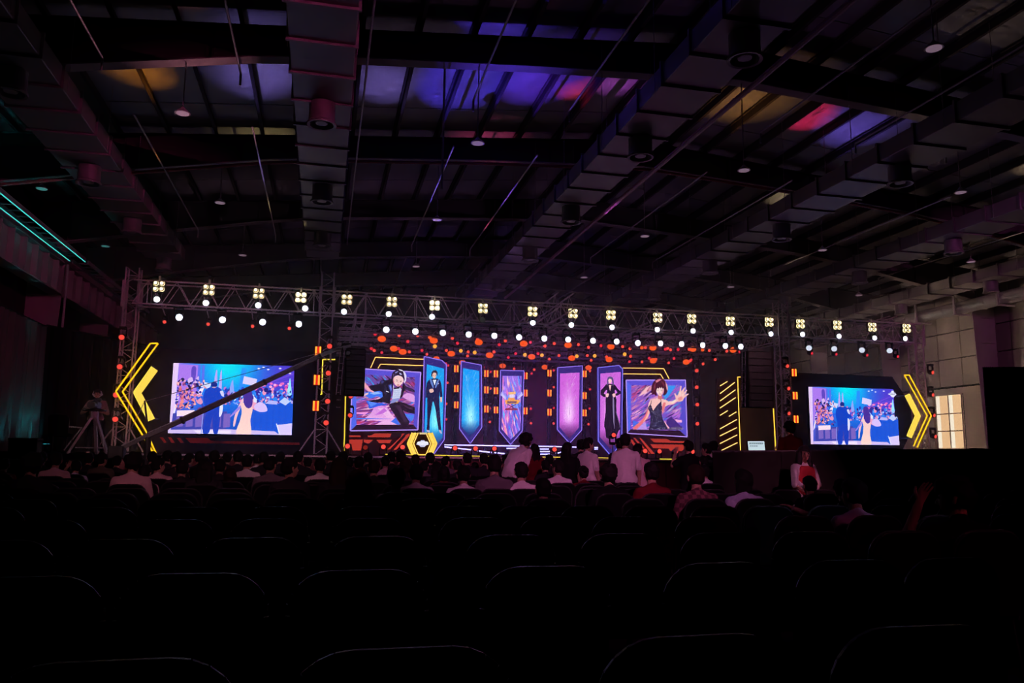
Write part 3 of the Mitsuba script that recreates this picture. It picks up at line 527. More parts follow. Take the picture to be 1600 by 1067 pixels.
# blue light lines at the riser foot
BLU = lin(165, 160, 255, 2.6)
for i, (a, b) in enumerate([((694.5, 695), (811.5, 696.8)), ((828, 697), (903, 698.5)), ((694.5, 698), (706.5, 699.6)), ((715.5, 700.6), (738, 702.7)), ((745, 704), (768, 707)), ((772.5, 707), (788.3, 708.8)), ((791.5, 700.6), (808, 700.6)), ((842.5, 701.5), (857.5, 701.5)), ((824.5, 705.4), (859, 705.4)), ((824.5, 709.5), (861, 709.7)), ((868.7, 708), (877.7, 706.5)), ((929, 699), (934, 699)), ((929, 701.5), (934, 701.5))]):
    Y = 29.2 if i < 2 else 28.4
    k = thing('blue_light_line', '%s short blue light line from the left at the foot of the set' % ORD[i - 2] if i > 1 else 'long bright blue light line under the %s' % ('blue and centre banners' if i == 0 else 'pink banner'), 'light line', 'blue lines at the foot of the set')
    led(k, 'tube', [a, b], Y, BLU, .028, .4); p_, q_ = P(*a, Y), P(*b, Y)
    for t_ in (.15, .85): v_ = p_ * (1 - t_) + q_ * t_; put(k, 'stand', UCYL6, BLACK, rod((v_[0], Y + .035, DK), (v_[0], Y + .035, v_[2] + .01), .012))
# printed orange-red graphics, their front light added as glow
def graphic(label, polys, Y, ox, oy, s):
    k = thing('floor_graphic', label, 'set graphic')
    for p in polys: put(k, 'shape', prism(pix([(ox + a / s, oy + b / s) for a, b in p], Y), Y, .04), RED, light=emit(lin(186, 54, 40), .1))
graphic('orange-red angular graphic panel with added glow below the large man poster', [[(35, 797), (225, 800), (240, 825), (35, 822)], [(345, 800), (400, 800), (450, 768), (718, 770), (690, 830), (350, 828)], [(35, 865), (270, 865), (240, 1035), (110, 1035), (90, 930), (35, 930)], [(282, 865), (430, 870), (360, 930), (285, 905)], [(480, 868), (720, 868), (690, 920), (525, 920)], [(860, 825), (880, 770), (925, 770), (690, 1020), (650, 1020)], [(925, 825), (940, 790), (990, 770), (1010, 790), (790, 1025), (745, 1025)]], 29.3, 540, 600, 9.975)
graphic('orange-red angular graphic panel with added glow below the large woman poster', [[(510, 303), (680, 305), (720, 325), (910, 330), (905, 348), (550, 340)], [(510, 360), (880, 365), (860, 405), (800, 470), (870, 470), (862, 430), (720, 430), (700, 405), (540, 400)], [(295, 312), (320, 312), (420, 455), (395, 455)], [(335, 295), (350, 295), (505, 460), (470, 460)], [(395, 295), (410, 295), (555, 460), (520, 460)]], 29.3, 940, 640, 6.6667)
# ------------------------------------------------------------------ flat glowing pictures: polygons laid over one another on real panels
def smooth_poly(pts, n=5):
    p = np.array(pts, float); o = []
    for i in range(len(p)):
        a, b, c, d = p[i - 1], p[i], p[(i + 1) % len(p)], p[(i + 2) % len(p)]
        for t in np.arange(n) / n: o.append(.5 * (2 * b + (c - a) * t + (2 * a - 5 * b + 4 * c - d) * t * t + (3 * b - a - 3 * c + d) * t ** 3))
    return np.array(o)


class Art:
    def __init__(s, to3d, clip=None): s.v, s.f, s.c, s.n, s.to3d, s.z, s.clip = [], [], [], 0, to3d, 0.0, clip
    def add(s, v2, f, col):
        v = np.array([s.to3d(x, y) for x, y in v2]) - [0, s.z, 0]; s.z += .0005
        s.v.append(v); s.f.append(np.array(f) + s.n); s.c.append(np.broadcast_to(col, (len(v), 3))); s.n += len(v)
    def poly(s, pts, rgb, curve=True, rgb2=None):
        pg = Polygon(smooth_poly(pts) if curve else pts).buffer(0)
        if s.clip is not None: pg = pg.intersection(s.clip)
        for g in getattr(pg, 'geoms', [pg]):
            if g.geom_type != 'Polygon' or g.is_empty or g.area < 1e-7: continue
            v, f = trimesh.creation.triangulate_polygon(g, engine='earcut')
            if not len(f): continue
            col = np.array(lin(*rgb))
            if rgb2 is not None: t = (v[:, 1:2] - v[:, 1].min()) / max(1e-9, np.ptp(v[:, 1])); col = col * (1 - t) + np.array(lin(*rgb2)) * t
            s.add(v, f, col)
            s.z -= .0005
        s.z += .0005
    def blob(s, x, y, rx, ry, rgb, n=12, rot=0.0):
        a = np.arange(n) * 2 * np.pi / n; u, w = rx * np.cos(a), ry * np.sin(a)
        s.poly(np.stack([x + u * math.cos(rot) - w * math.sin(rot), y + u * math.sin(rot) + w * math.cos(rot)], 1), rgb, False)
    def line(s, pts, w, rgb): s.poly(np.array(LineString(pts).buffer(w / 2, cap_style=2).exterior.coords)[:-1], rgb, False)
    def grid(s, x0, y0, x1, y1, nx, ny, fn):
        X, Y = np.meshgrid(np.linspace(x0, x1, nx + 1), np.linspace(y0, y1, ny + 1)); v = np.stack([X.ravel(), Y.ravel()], 1)
        i, j = np.meshgrid(np.arange(nx), np.arange(ny)); a = (j * (nx + 1) + i).ravel(); f = np.vstack([np.stack([a, a + nx + 1, a + nx + 2], 1), np.stack([a, a + nx + 2, a + 1], 1)])
        s.add(v, f, np.array([lin(*np.clip(fn((x - x0) / (x1 - x0), (y - y0) / (y1 - y0)), 0, 255)) for x, y in v]))
    def streaks(s, n, at, length, width, color, rng):
        for _ in range(n):
            x, y, a = at(rng); L, w = length * rng.uniform(.5, 1.4), width * rng.uniform(.5, 1.5); c, d = math.cos(a), math.sin(a)
            s.poly([(x - c * L, y - d * L), (x - d * w + c * L * .2, y + c * w + d * L * .2), (x + c * L, y + d * L), (x + d * w + c * L * .2, y - c * w + d * L * .2)], color(x, y, rng), False)
    def put(s, parent, part, label=None, w=1.5, gain=1.0):
        v, f, c = np.vstack(s.v), np.vstack(s.f), np.vstack(s.c) * gain
        nrm = np.cross(v[f[:, 1]] - v[f[:, 0]], v[f[:, 2]] - v[f[:, 0]]); f = np.where((nrm[:, 1] > 0)[:, None], f[:, ::-1], f)
        d = mikit.ply(trimesh.Trimesh(v, f, process=False), None, False, color=c)
        put(parent, part, d, BLACKEMIT, light={'type': 'area', 'radiance': {'type': 'mesh_attribute', 'name': 'vertex_color'}, 'sampling_weight': float(w) * .3}, label=label)


def bilerp(c):
    tl, tr, br, bl = c
    return lambda u, v: (tl * (1 - u) + tr * u) * (1 - v) + (bl * (1 - u) + br * u) * v


def video(a, logo):
    rng = np.random.default_rng(5)
    def bg(u, v):
        c = np.array([30, 110, 235.]) + np.array([-30, 120, 10]) * math.exp(-((u - .45) / .2) ** 2 - (v / .35) ** 2)
        c += np.array([130, 10, 10]) * np.clip(1 - u / .26, 0, 1) * (1 - .6 * v) + np.array([45, -50, -30]) * np.clip((u - .6) / .3, 0, 1) * (v < .4)
        c += np.array([-10, -30, -40]) * np.clip((v - .45) / .4, 0, 1); return c
    a.grid(0, 0, 1, 1, 30, 18, bg)
    P_ = lambda *q, **k: a.poly(q[0], q[1], **k)
    P_([(0, 0), (.045, 0), (.03, 1), (0, 1)], (228, 200, 245), curve=False)
    P_([(.05, .02), (.2, .02), (.22, .5), (.04, .6)], (170, 120, 235), curve=False)
    P_([(.15, .06), (.185, .06), (.18, .26), (.155, .24)], (95, 70, 190))
    for x in (.2, .235): P_([(x, .02), (x + .02, .02), (x + .02, .4), (x, .4)], (90, 110, 235), curve=False)
    for x, w in ((.345, .018), (.385, .016)): P_([(x, .12), (x + w * .7, .1), (x + w, .38), (x - w * .6, .38)], (185, 170, 250))
    P_([(.56, .05), (.6, .05), (.58, .4), (.54, .4)], (40, 140, 255), curve=False)
    for i in range(6): a.line([(.64 + .02 * i, .36 - .02 * i), (1.0, .06 + .05 * i)], .014, (120, 70, 220) if i % 2 else (90, 60, 205))
    for x, y in ((.7, .05), (.74, .03), (.78, .06), (.88, .04), (.94, .09), (.965, .11)): a.blob(x, y, .012, .01, (230, 225, 255))
    # crowd on the right and in the middle
    for _ in range(26): a.blob(rng.uniform(.68, 1), rng.uniform(.26, .36), .014, .018, [(235, 110, 190), (205, 70, 170), (255, 170, 220)][_ % 3])
    for _ in range(90):
        x, y = rng.uniform(.43, 1), rng.uniform(.34, .54)
        a.blob(x, y, rng.uniform(.01, .02), rng.uniform(.02, .04), [(30, 60, 190), (50, 40, 150), (70, 90, 230), (190, 110, 200), (40, 130, 240), (235, 150, 190), (25, 30, 120)][_ % 7])
    P_([(.955, .3), (.968, .18), (.98, .3), (.985, .42), (.95, .42)], (150, 230, 255))
    P_([(.47, .34), (.49, .22), (.5, .3), (.505, .42), (.475, .42)], (140, 165, 255))
    # crowd on the left leaning over the barrier
    for x, y, c in ((.085, .24, 0), (.1, .3, 1), (.12, .29, 0), (.07, .38, 1), (.11, .42, 2), (.15, .36, 0), (.165, .42, 1), (.2, .31, 0), (.22, .34, 0), (.09, .5, 1), (.14, .47, 2), (.055, .3, 1)):
        a.blob(x, y, .015, .027, [(28, 26, 84), (214, 96, 120), (60, 60, 160)][c])
    for q in ([(.11, .4), (.125, .38), (.155, .55), (.13, .64), (.12, .62), (.14, .54)], [(.15, .42), (.165, .42), (.2, .56), (.19, .6), (.17, .54)], [(.08, .54), (.1, .52), (.11, .62), (.07, .66)]): P_(q, (240, 140, 140))
    P_([(.125, .24), (.16, .2), (.175, .27), (.2, .2), (.215, .19), (.205, .27), (.15, .31)], (214, 180, 235)); P_([(.215, .31), (.255, .26), (.32, .29), (.3, .37), (.24, .34)], (205, 215, 255), curve=False)
    P_([(.23, .36), (.262, .35), (.24, .46), (.205, .46)], (248, 232, 250), curve=False); P_([(.2, .46), (.25, .45), (.255, .58), (.21, .56)], (225, 150, 190))
    P_([(.05, .5), (.065, .48), (.04, .72), (.02, .76)], (235, 225, 250), curve=False)
    for _ in range(90):
        x, y = rng.uniform(.045, .27), rng.uniform(.24, .66)
        if y < .3 + .9 * abs(x - .13) or True: a.blob(x, y, rng.uniform(.006, .012), rng.uniform(.012, .026), [(28, 26, 90), (224, 120, 140), (60, 56, 170), (248, 180, 180), (40, 90, 220), (120, 60, 140)][_ % 6], 9, rng.uniform(-.6, .6))
    for _ in range(90):
        x, y = rng.uniform(.42, 1), rng.uniform(.38, .58)
        a.blob(x, y, rng.uniform(.004, .009), rng.uniform(.01, .02), [(24, 34, 130), (236, 150, 190), (120, 160, 255), (200, 215, 255), (150, 60, 160)][_ % 5], 8, rng.uniform(-.6, .6))
    # barrier, floor
    P_([(.03, .72), (.46, .68), (.46, .93), (.02, .96)], (62, 66, 170), curve=False)
    for i in range(6): P_([(.06 + .075 * i, .74 - .005 * i), (.115 + .075 * i, .735 - .005 * i), (.115 + .075 * i, .9), (.06 + .075 * i, .91)], (122, 98, 190), curve=False)
    P_([(.06, .68), (.2, .67), (.2, .745), (.06, .76)], (248, 220, 235), curve=False)
    P_([(.62, .56), (1, .55), (1, 1), (.62, 1)], (24, 84, 214), curve=False)
    for i in range(7): a.line([(.64 + .05 * i, .57), (.64 + .05 * i, .92)], .004, (22, 70, 190))
    P_([(0, .95), (.46, .93), (.86, .95), (.9, 1), (0, 1)], (205, 185, 238), curve=False); P_([(.2, .955), (.5, .945), (.5, 1), (.24, 1)], (236, 220, 250), curve=False)
    a.line([(.27, .7), (.262, 1)], .006, (150, 170, 255))
    P_([(.585, .17), (.695, .21), (.685, .31), (.575, .28)], (216, 205, 250), curve=False); P_([(.885, .53), (.93, .46), (.98, .52), (.94, .58)], (190, 205, 255), curve=False)
    P_([(.77, .56), (.8, .51), (.87, .52), (.87, .57)], (180, 180, 245), curve=False); P_([(.875, .86), (1, .83), (1, 1), (.9, 1)], (216, 200, 250), curve=False); a.line([(.87, .84), (.9, 1)], .008, (240, 240, 255))
    # man in a blue suit, seen from behind
    P_([(.275, .39), (.31, .345), (.335, .34), (.35, .335), (.385, .345), (.42, .4), (.445, .5), (.44, .545), (.42, .53), (.405, .62), (.4, .7), (.29, .7), (.28, .62), (.265, .5)], (16, 62, 190))
    P_([(.3, .68), (.4, .68), (.395, .98), (.36, .98), (.345, .76), (.325, .98), (.275, .98)], (24, 60, 186)); P_([(.402, .54), (.425, .6), (.42, .72), (.4, .76), (.398, .68)], (225, 225, 255))
    a.blob(.345, .305, .026, .045, (18, 38, 130)); P_([(.33, .335), (.36, .335), (.358, .35), (.332, .35)], (190, 150, 180)); P_([(.395, .4), (.42, .39), (.43, .47), (.41, .46)], (205, 205, 240))
    # woman in a peach dress
    P_([(.58, .5), (.6, .49), (.55, .72), (.53, .88), (.515, .87), (.53, .7)], (244, 190, 205)); P_([(.56, .6), (.58, .61), (.5, .75), (.49, .74)], (150, 130, 230))
    P_([(.575, .56), (.66, .56), (.668, .66), (.655, .8), (.66, 1), (.545, 1), (.57, .8), (.58, .68)], (250, 200, 196), rgb2=(252, 214, 206)); P_([(.65, .5), (.68, .52), (.72, .62), (.7, .66), (.665, .62)], (236, 160, 195))
    P_([(.59, .36), (.62, .33), (.65, .37), (.665, .5), (.66, .6), (.63, .63), (.6, .58), (.588, .48)], (70, 44, 150)); P_([(.68, .6), (.72, .54), (.77, .57), (.79, .66), (.74, .68), (.7, .66)], (214, 190, 250))
    P_([(.67, .45), (.7, .5), (.7, .55), (.675, .54)], (225, 225, 255), curve=False)
    if logo: crest(a, .945, .09, .045, .065)


def crest(a, x, y, w, h, c=(225, 228, 255)):
    """pale winged crest on a plate"""
    a.poly([(x - w, y + h * .3), (x - w * .7, y - h * .25), (x - w * .35, y - h * .3), (x - w * .3, y - h * .8), (x + w * .3, y - h * .8), (x + w * .35, y - h * .3), (x + w * .7, y - h * .25), (x + w, y + h * .3), (x + w * .55, y + h * .55), (x + w * .3, y + h), (x - w * .3, y + h), (x - w * .55, y + h * .55)], c, False)
    a.poly([(x - w * .7, y - h * .05), (x + w * .7, y - h * .05), (x + w * .7, y + h * .3), (x - w * .7, y + h * .3)], tuple(v * .72 for v in c), False)


def screen(label, corners, Y, logo):
    k = thing('video_screen', label, 'video screen'); c = pix(corners, Y)
    put(k, 'cabinet', prism([c[0] + [-.03, 0, .03], c[1] + [.03, 0, .03], c[2] + [.03, 0, -.03], c[3] + [-.03, 0, -.03]], Y + .002, .125), BLACK)
    a = Art(bilerp(c), Polygon([(0, 0), (1, 0), (1, 1), (0, 1)])); video(a, logo); a.put(k, 'picture', w=6, gain=1.12)
screen('left video screen showing a couple walking before a crowd, crossed by the crane arm', [(271, 567), (460, 572), (456, 680), (264, 677)], 25.5, False)
screen('right video screen showing the same couple with a small white crest in its corner', [(1263, 604), (1396, 608), (1400, 695.5), (1267, 694)], 25.5, True)


def px(Y): return lambda x, y: P(x, y, Y)
def cvt(pts, ox, oy, s): return [(ox + a / s, oy + b / s) for a, b in pts]


LILAC, VIO, INDIGO = (196, 170, 255), (110, 92, 235), (70, 60, 190)
def poster_frame(k, o, i, Y):
    """deep box frame: bright outer edge and violet inner returns"""
    q, p = pix(o, Y), pix(i, Y)
    a = Art(px(Y - .05))
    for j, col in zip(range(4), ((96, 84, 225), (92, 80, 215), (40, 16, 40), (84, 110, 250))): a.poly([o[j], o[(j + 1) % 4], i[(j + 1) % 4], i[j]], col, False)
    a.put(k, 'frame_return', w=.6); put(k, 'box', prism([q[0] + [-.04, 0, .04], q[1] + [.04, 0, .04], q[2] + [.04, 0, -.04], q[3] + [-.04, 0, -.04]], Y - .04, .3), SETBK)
    for v in (q[0], q[1]): put(k, 'bracket', UBOX, SOFT, bar((v[0] * .9 + (q[0][0] + q[1][0]) * .05, Y + .25, v[2] - .3), (v[0] * .9 + (q[0][0] + q[1][0]) * .05, 29.78, v[2] - .3), .06, .06))
    put(k, 'edge_light', tube_strip([v - [0, .06, 0] for v in q + q[:1]], .024), BLACKEMIT, light=emit(lin(186, 150, 255), .4))
pal = [(120, 90, 230), (70, 130, 245), (40, 170, 250), (190, 110, 225), (240, 150, 215), (80, 40, 130), (215, 60, 120), (250, 190, 225), (60, 20, 60)]


k = thing('poster', 'large framed poster of a lunging man in a black tuxedo', 'poster'); Y = 29.0
o, i = [(551, 575.5), (657, 582), (652.5, 671.5), (547.5, 673)], [(556, 584), (648, 590), (646, 663.5), (557, 664)]
poster_frame(k, o, i, Y)
a = Art(px(Y - .08), Polygon(i)); rng = np.random.default_rng(3)
a.poly(i, (110, 70, 170), False, (150, 60, 120))
def ink(x, y, r):
    if y < 612 and x < 606: c = [0, 1, 1, 2, 0, 3, 8][r.integers(7)]
    elif y < 615: c = [6, 6, 8, 8, 7, 5][r.integers(6)]
    elif y < 640: c = [4, 3, 7, 6, 1, 4][r.integers(6)]
    else: c = [4, 3, 6, 5, 0, 7, 4][r.integers(7)]
    return tuple(np.array(pal[c]) * min(1.0, r.uniform(.75, 1.1)))
a.streaks(320, lambda r: (lambda x, y: (x, y, (.75 if y < 612 and x < 606 else .65 if y < 620 else -.25) + r.normal(0, .16)))(r.uniform(552, 652), r.uniform(581, 668)), 9, .85, ink, rng)
q6 = lambda pts: cvt(pts, 540, 600, 9.975); qz = lambda pts: cvt(pts, 540, 563, 6.685); R_ = lambda p, c, **k: a.poly(qz(p), c, False, **k); C_ = lambda p, c, **k: a.poly(qz(p), c, **k)
R_([(110, 545), (240, 540), (165, 600), (185, 565), (115, 562)], (246, 150, 225))
R_([(300, 480), (350, 468), (430, 490), (470, 560), (520, 610), (560, 676), (300, 676), (380, 640), (190, 612), (260, 560)], (222, 140, 232), rgb2=(246, 186, 238)); R_([(110, 602), (520, 612), (110, 618)], (70, 120, 245)); R_([(330, 500), (420, 500), (500, 600), (440, 610)], (246, 190, 240)); R_([(400, 500), (430, 530), (380, 560), (300, 575)], (200, 110, 220))
R_([(520, 600), (570, 676), (540, 676), (470, 640)], (60, 110, 240)); R_([(110, 640), (205, 640), (120, 672)], (200, 60, 110))
C_([(190, 345), (250, 330), (330, 320), (385, 345), (380, 400), (330, 380), (250, 400)], (62, 120, 245)); R_([(250, 345), (330, 330), (370, 350), (290, 362)], (150, 190, 255)); C_([(215, 425), (290, 440), (430, 462), (340, 480), (250, 506), (235, 470)], (44, 92, 230)); R_([(225, 425), (330, 452), (260, 490)], (90, 140, 250))
C_([(590, 380), (640, 345), (712, 370), (712, 440), (640, 415)], (226, 160, 230)); R_([(585, 545), (640, 560), (712, 545), (712, 610), (650, 668)], (96, 92, 230)); R_([(600, 560), (712, 575), (690, 640)], (70, 130, 240))
a.clip = None
C_([(190, 220), (222, 262), (290, 325), (280, 340), (220, 310), (186, 280)], (250, 168, 186)); R_([(196, 350), (240, 340), (230, 360), (190, 374)], (250, 200, 205))
J = (24, 17, 34)
R_([(236, 280), (262, 266), (320, 256), (352, 250), (356, 222), (384, 206), (410, 214), (436, 208), (462, 200), (486, 190), (494, 258), (486, 320), (470, 380), (462, 420), (456, 458), (418, 448), (392, 440), (330, 444), (262, 436), (230, 424), (300, 416), (360, 404), (386, 380), (378, 330), (352, 322), (300, 330), (262, 312)], J)
R_([(598, 238), (616, 262), (640, 282), (690, 300), (716, 318), (716, 336), (660, 322), (620, 306), (604, 330), (592, 372), (570, 402), (560, 380), (580, 330), (588, 280)], (28, 15, 33)); R_([(616, 284), (700, 312), (704, 328), (630, 308)], (52, 40, 84))
R_([(360, 228), (384, 212), (400, 226), (380, 250)], (58, 60, 130)); R_([(440, 262), (476, 250), (486, 300), (474, 366), (458, 320)], (52, 62, 150)); R_([(452, 270), (470, 262), (478, 300), (470, 330)], (110, 130, 220)); R_([(404, 250), (432, 300), (420, 380), (400, 330)], (44, 36, 66))
R_([(448, 470), (470, 448), (560, 432), (622, 452), (670, 474), (716, 492), (716, 562), (648, 548), (596, 528), (630, 596), (664, 644), (652, 676), (574, 676), (520, 590), (476, 524)], (34, 18, 38)); R_([(520, 470), (560, 470), (640, 640), (610, 650)], (62, 34, 66)); R_([(560, 450), (640, 480), (700, 510), (660, 512)], (66, 36, 62))
R_([(492, 258), (512, 300), (560, 278), (578, 306), (574, 352), (560, 400), (540, 430), (462, 456), (478, 420), (490, 360), (494, 310)], (204, 212, 240)); R_([(480, 408), (558, 396), (544, 430), (464, 454)], (140, 148, 214))
for u in (318, 340, 362, 384): R_([(500, u), (566, u - 6), (566, u - 3), (500, u + 4)], (168, 178, 226))
R_([(526, 432), (536, 430), (538, 442), (528, 444)], (230, 200, 150))
R_([(498, 286), (526, 292), (560, 276), (560, 296), (530, 300), (500, 306)], (14, 9, 18)); R_([(420, 322), (452, 334), (450, 340), (418, 330)], (240, 240, 255))
R_([(486, 196), (500, 176), (540, 160), (580, 170), (600, 200), (598, 226), (584, 250), (562, 270), (540, 280), (516, 264), (498, 236)], (252, 208, 206)); R_([(540, 262), (566, 262), (542, 281), (524, 270)], (226, 150, 158)); R_([(486, 196), (500, 180), (506, 236), (496, 232)], (226, 150, 160))
R_([(478, 206), (474, 176), (482, 140), (504, 116), (536, 100), (566, 97), (600, 112), (620, 136), (632, 170), (628, 210), (612, 240), (602, 240), (606, 206), (590, 180), (570, 168), (540, 158), (512, 168), (494, 190), (490, 216)], (38, 24, 50))
R_([(590, 108), (618, 132), (632, 170), (628, 212), (612, 242), (604, 240), (612, 200), (606, 160)], (226, 218, 250)); R_([(548, 98), (580, 102), (600, 120), (560, 112)], (236, 230, 252)); R_([(510, 130), (540, 116), (546, 124), (516, 142)], (130, 130, 200)); R_([(560, 132), (586, 150), (574, 158), (556, 146)], (176, 186, 240)); R_([(490, 150), (504, 138), (500, 176), (490, 190)], (84, 60, 100))
for p_ in ([(518, 204), (542, 212), (541, 216), (518, 209)], [(562, 220), (584, 216), (584, 220), (563, 224)], [(522, 218), (540, 223), (539, 227), (524, 222)], [(564, 229), (580, 227), (579, 231), (565, 233)]): R_(p_, (52, 26, 38))
R_([(548, 222), (556, 240), (546, 243)], (232, 168, 170)); R_([(530, 256), (556, 256), (552, 262), (534, 262)], (186, 84, 100))
a.put(k, 'picture', w=3, gain=1.12)

k = thing('poster', 'large framed poster of a bob-haired woman in a sequin dress reaching out her hand', 'poster')
o, i = [(977.5, 594), (1070, 594), (1072.5, 682.5), (979.5, 677)], [(986, 602), (1063, 602), (1062.5, 673), (985, 671)]
poster_frame(k, o, i, Y); a = Art(px(Y - .08), Polygon(i)); rng = np.random.default_rng(4)
a.poly(i, (150, 90, 190), False, (120, 70, 200))
def ink2(x, y, r):
    c = [6, 8, 5, 7, 4][r.integers(5)] if (x < 1010 and y < 625) else [2, 1, 0, 3][r.integers(4)] if (x > 1030 and y < 635) else [4, 3, 7, 4, 0, 1, 5][r.integers(7)]
    return tuple(np.array(pal[c]) * min(1.0, r.uniform(.75, 1.05)))
a.streaks(330, lambda r: (r.uniform(983, 1066), r.uniform(600, 675), -.62 + r.normal(0, .16)), 9, .85, ink2, rng)
q7 = lambda pts: cvt(pts, 960, 560, 9.975); qw = lambda pts: cvt(pts, 910, 573, 6.685); R_ = lambda p, c, **k: a.poly(qw(p), c, False, **k); C_ = lambda p, c, **k: a.poly(qw(p), c, **k)
R_([(918, 548), (1026, 560), (1026, 584), (958, 584), (985, 612)], (250, 176, 225)); R_([(860, 560), (910, 520), (1026, 640), (860, 656)], (66, 40, 128)); R_([(510, 600), (640, 580), (660, 656), (510, 656)], (190, 150, 236)); R_([(510, 560), (620, 600), (510, 630)], (70, 110, 235)); R_([(690, 200), (650, 215), (560, 320), (640, 280)], (250, 190, 200)); R_([(850, 200), (960, 200), (870, 330), (830, 320)], (48, 150, 245))
a.clip = None
SK = (252, 196, 190)
R_([(664, 440), (690, 470), (664, 540), (600, 606), (546, 656), (516, 656), (510, 634), (590, 572), (636, 510)], (240, 116, 126)); R_([(672, 446), (690, 470), (668, 530), (610, 590), (650, 520)], (252, 186, 176))
R_([(690, 346), (740, 334), (780, 326), (822, 340), (852, 346), (880, 364), (920, 362), (958, 338), (986, 356), (930, 396), (880, 402), (846, 420), (830, 470), (800, 470), (700, 470), (664, 440), (672, 390)], SK); R_([(830, 372), (852, 380), (838, 440), (818, 500), (808, 430)], (236, 120, 124)); R_([(880, 366), (930, 364), (960, 344), (966, 352), (930, 384)], (255, 226, 216))
R_([(836, 560), (860, 600), (902, 650), (884, 656), (846, 620)], (246, 170, 190))
a.poly(q7([(930, 660), (920, 600), (900, 550), (915, 545), (950, 590), (985, 510), (1000, 430), (1015, 435), (1010, 520), (1060, 455), (1075, 460), (1045, 540), (1095, 490), (1108, 497), (1060, 575), (1120, 550), (1130, 560), (1060, 620), (1030, 670), (970, 680)]), SK, False); a.poly(q7([(960, 620), (1020, 600), (1030, 640), (980, 665)]), (240, 150, 150))
for p_ in ([(985, 540), (1003, 520), (1000, 580), (990, 590)], [(1030, 560), (1050, 545), (1040, 590), (1030, 595)]): a.poly(q7(p_), (255, 224, 214), False)
R_([(770, 296), (812, 296), (814, 336), (796, 346), (770, 336)], (216, 116, 116)); R_([(748, 228), (780, 214), (826, 222), (832, 250), (824, 280), (800, 306), (788, 308), (766, 290), (752, 262)], (253, 216, 212)); R_([(818, 230), (832, 246), (822, 284), (800, 306), (812, 270)], (240, 170, 172))
H = (70, 18, 38)
R_([(700, 236), (704, 206), (718, 170), (742, 140), (780, 126), (808, 126), (842, 148), (864, 184), (874, 226), (870, 258), (856, 288), (836, 304), (822, 298), (834, 262), (830, 226), (816, 234), (808, 212), (800, 232), (788, 216), (776, 236), (766, 222), (756, 240), (752, 270), (762, 300), (744, 304), (730, 288), (714, 298), (706, 276), (690, 278), (702, 258)], H)
R_([(742, 150), (780, 132), (812, 136), (790, 150), (756, 172)], (214, 120, 140)); R_([(846, 156), (868, 196), (874, 232), (866, 262), (856, 220)], (240, 160, 176)); R_([(730, 190), (748, 170), (740, 230), (728, 260)], (126, 44, 66)); R_([(800, 150), (830, 170), (840, 210), (820, 190)], (120, 40, 62)); R_([(690, 250), (706, 222), (690, 215), (672, 240)], (240, 150, 160))
for u in (768, 806): R_([(u - 7, 248), (u + 8, 247), (u + 7, 253), (u - 6, 254)], (58, 20, 36))
R_([(782, 284), (802, 284), (796, 291), (788, 291)], (206, 60, 82)); R_([(788, 262), (796, 274), (786, 275)], (236, 170, 168))
DR = [(664, 436), (690, 394), (700, 410), (718, 462), (742, 430), (768, 398), (800, 366), (806, 392), (812, 440), (806, 500), (822, 560), (850, 606), (876, 656), (672, 662), (690, 590), (692, 520), (682, 470)]
R_(DR, (30, 26, 54)); R_([(797, 340), (802, 340), (806, 372), (799, 374)], (60, 50, 80)); R_([(690, 396), (700, 352), (704, 352), (698, 400)], (60, 50, 80)); R_([(876, 650), (900, 636), (960, 626), (1024, 640), (1026, 660), (880, 664)], (84, 70, 112))
dress = Polygon(qw(DR))
for _ in range(520):
    x, y = rng.uniform(1009, 1042), rng.uniform(625, 672)
    if dress.contains(Polygon([(x - .3, y - .3), (x + .3, y - .3), (x, y + .3)])): a.blob(x, y, .42, .34, [(150, 150, 220), (64, 84, 200), (236, 236, 255), (96, 84, 140), (50, 44, 84)][_ % 5], 5, rng.uniform(0, 3))
for _ in range(60): a.blob(910 + rng.uniform(890, 1020) / 6.685, 573 + rng.uniform(634, 658) / 6.685, .4, .3, [(200, 180, 230), (120, 100, 150)][_ % 2], 5)
a.put(k, 'picture', w=3, gain=1.12)

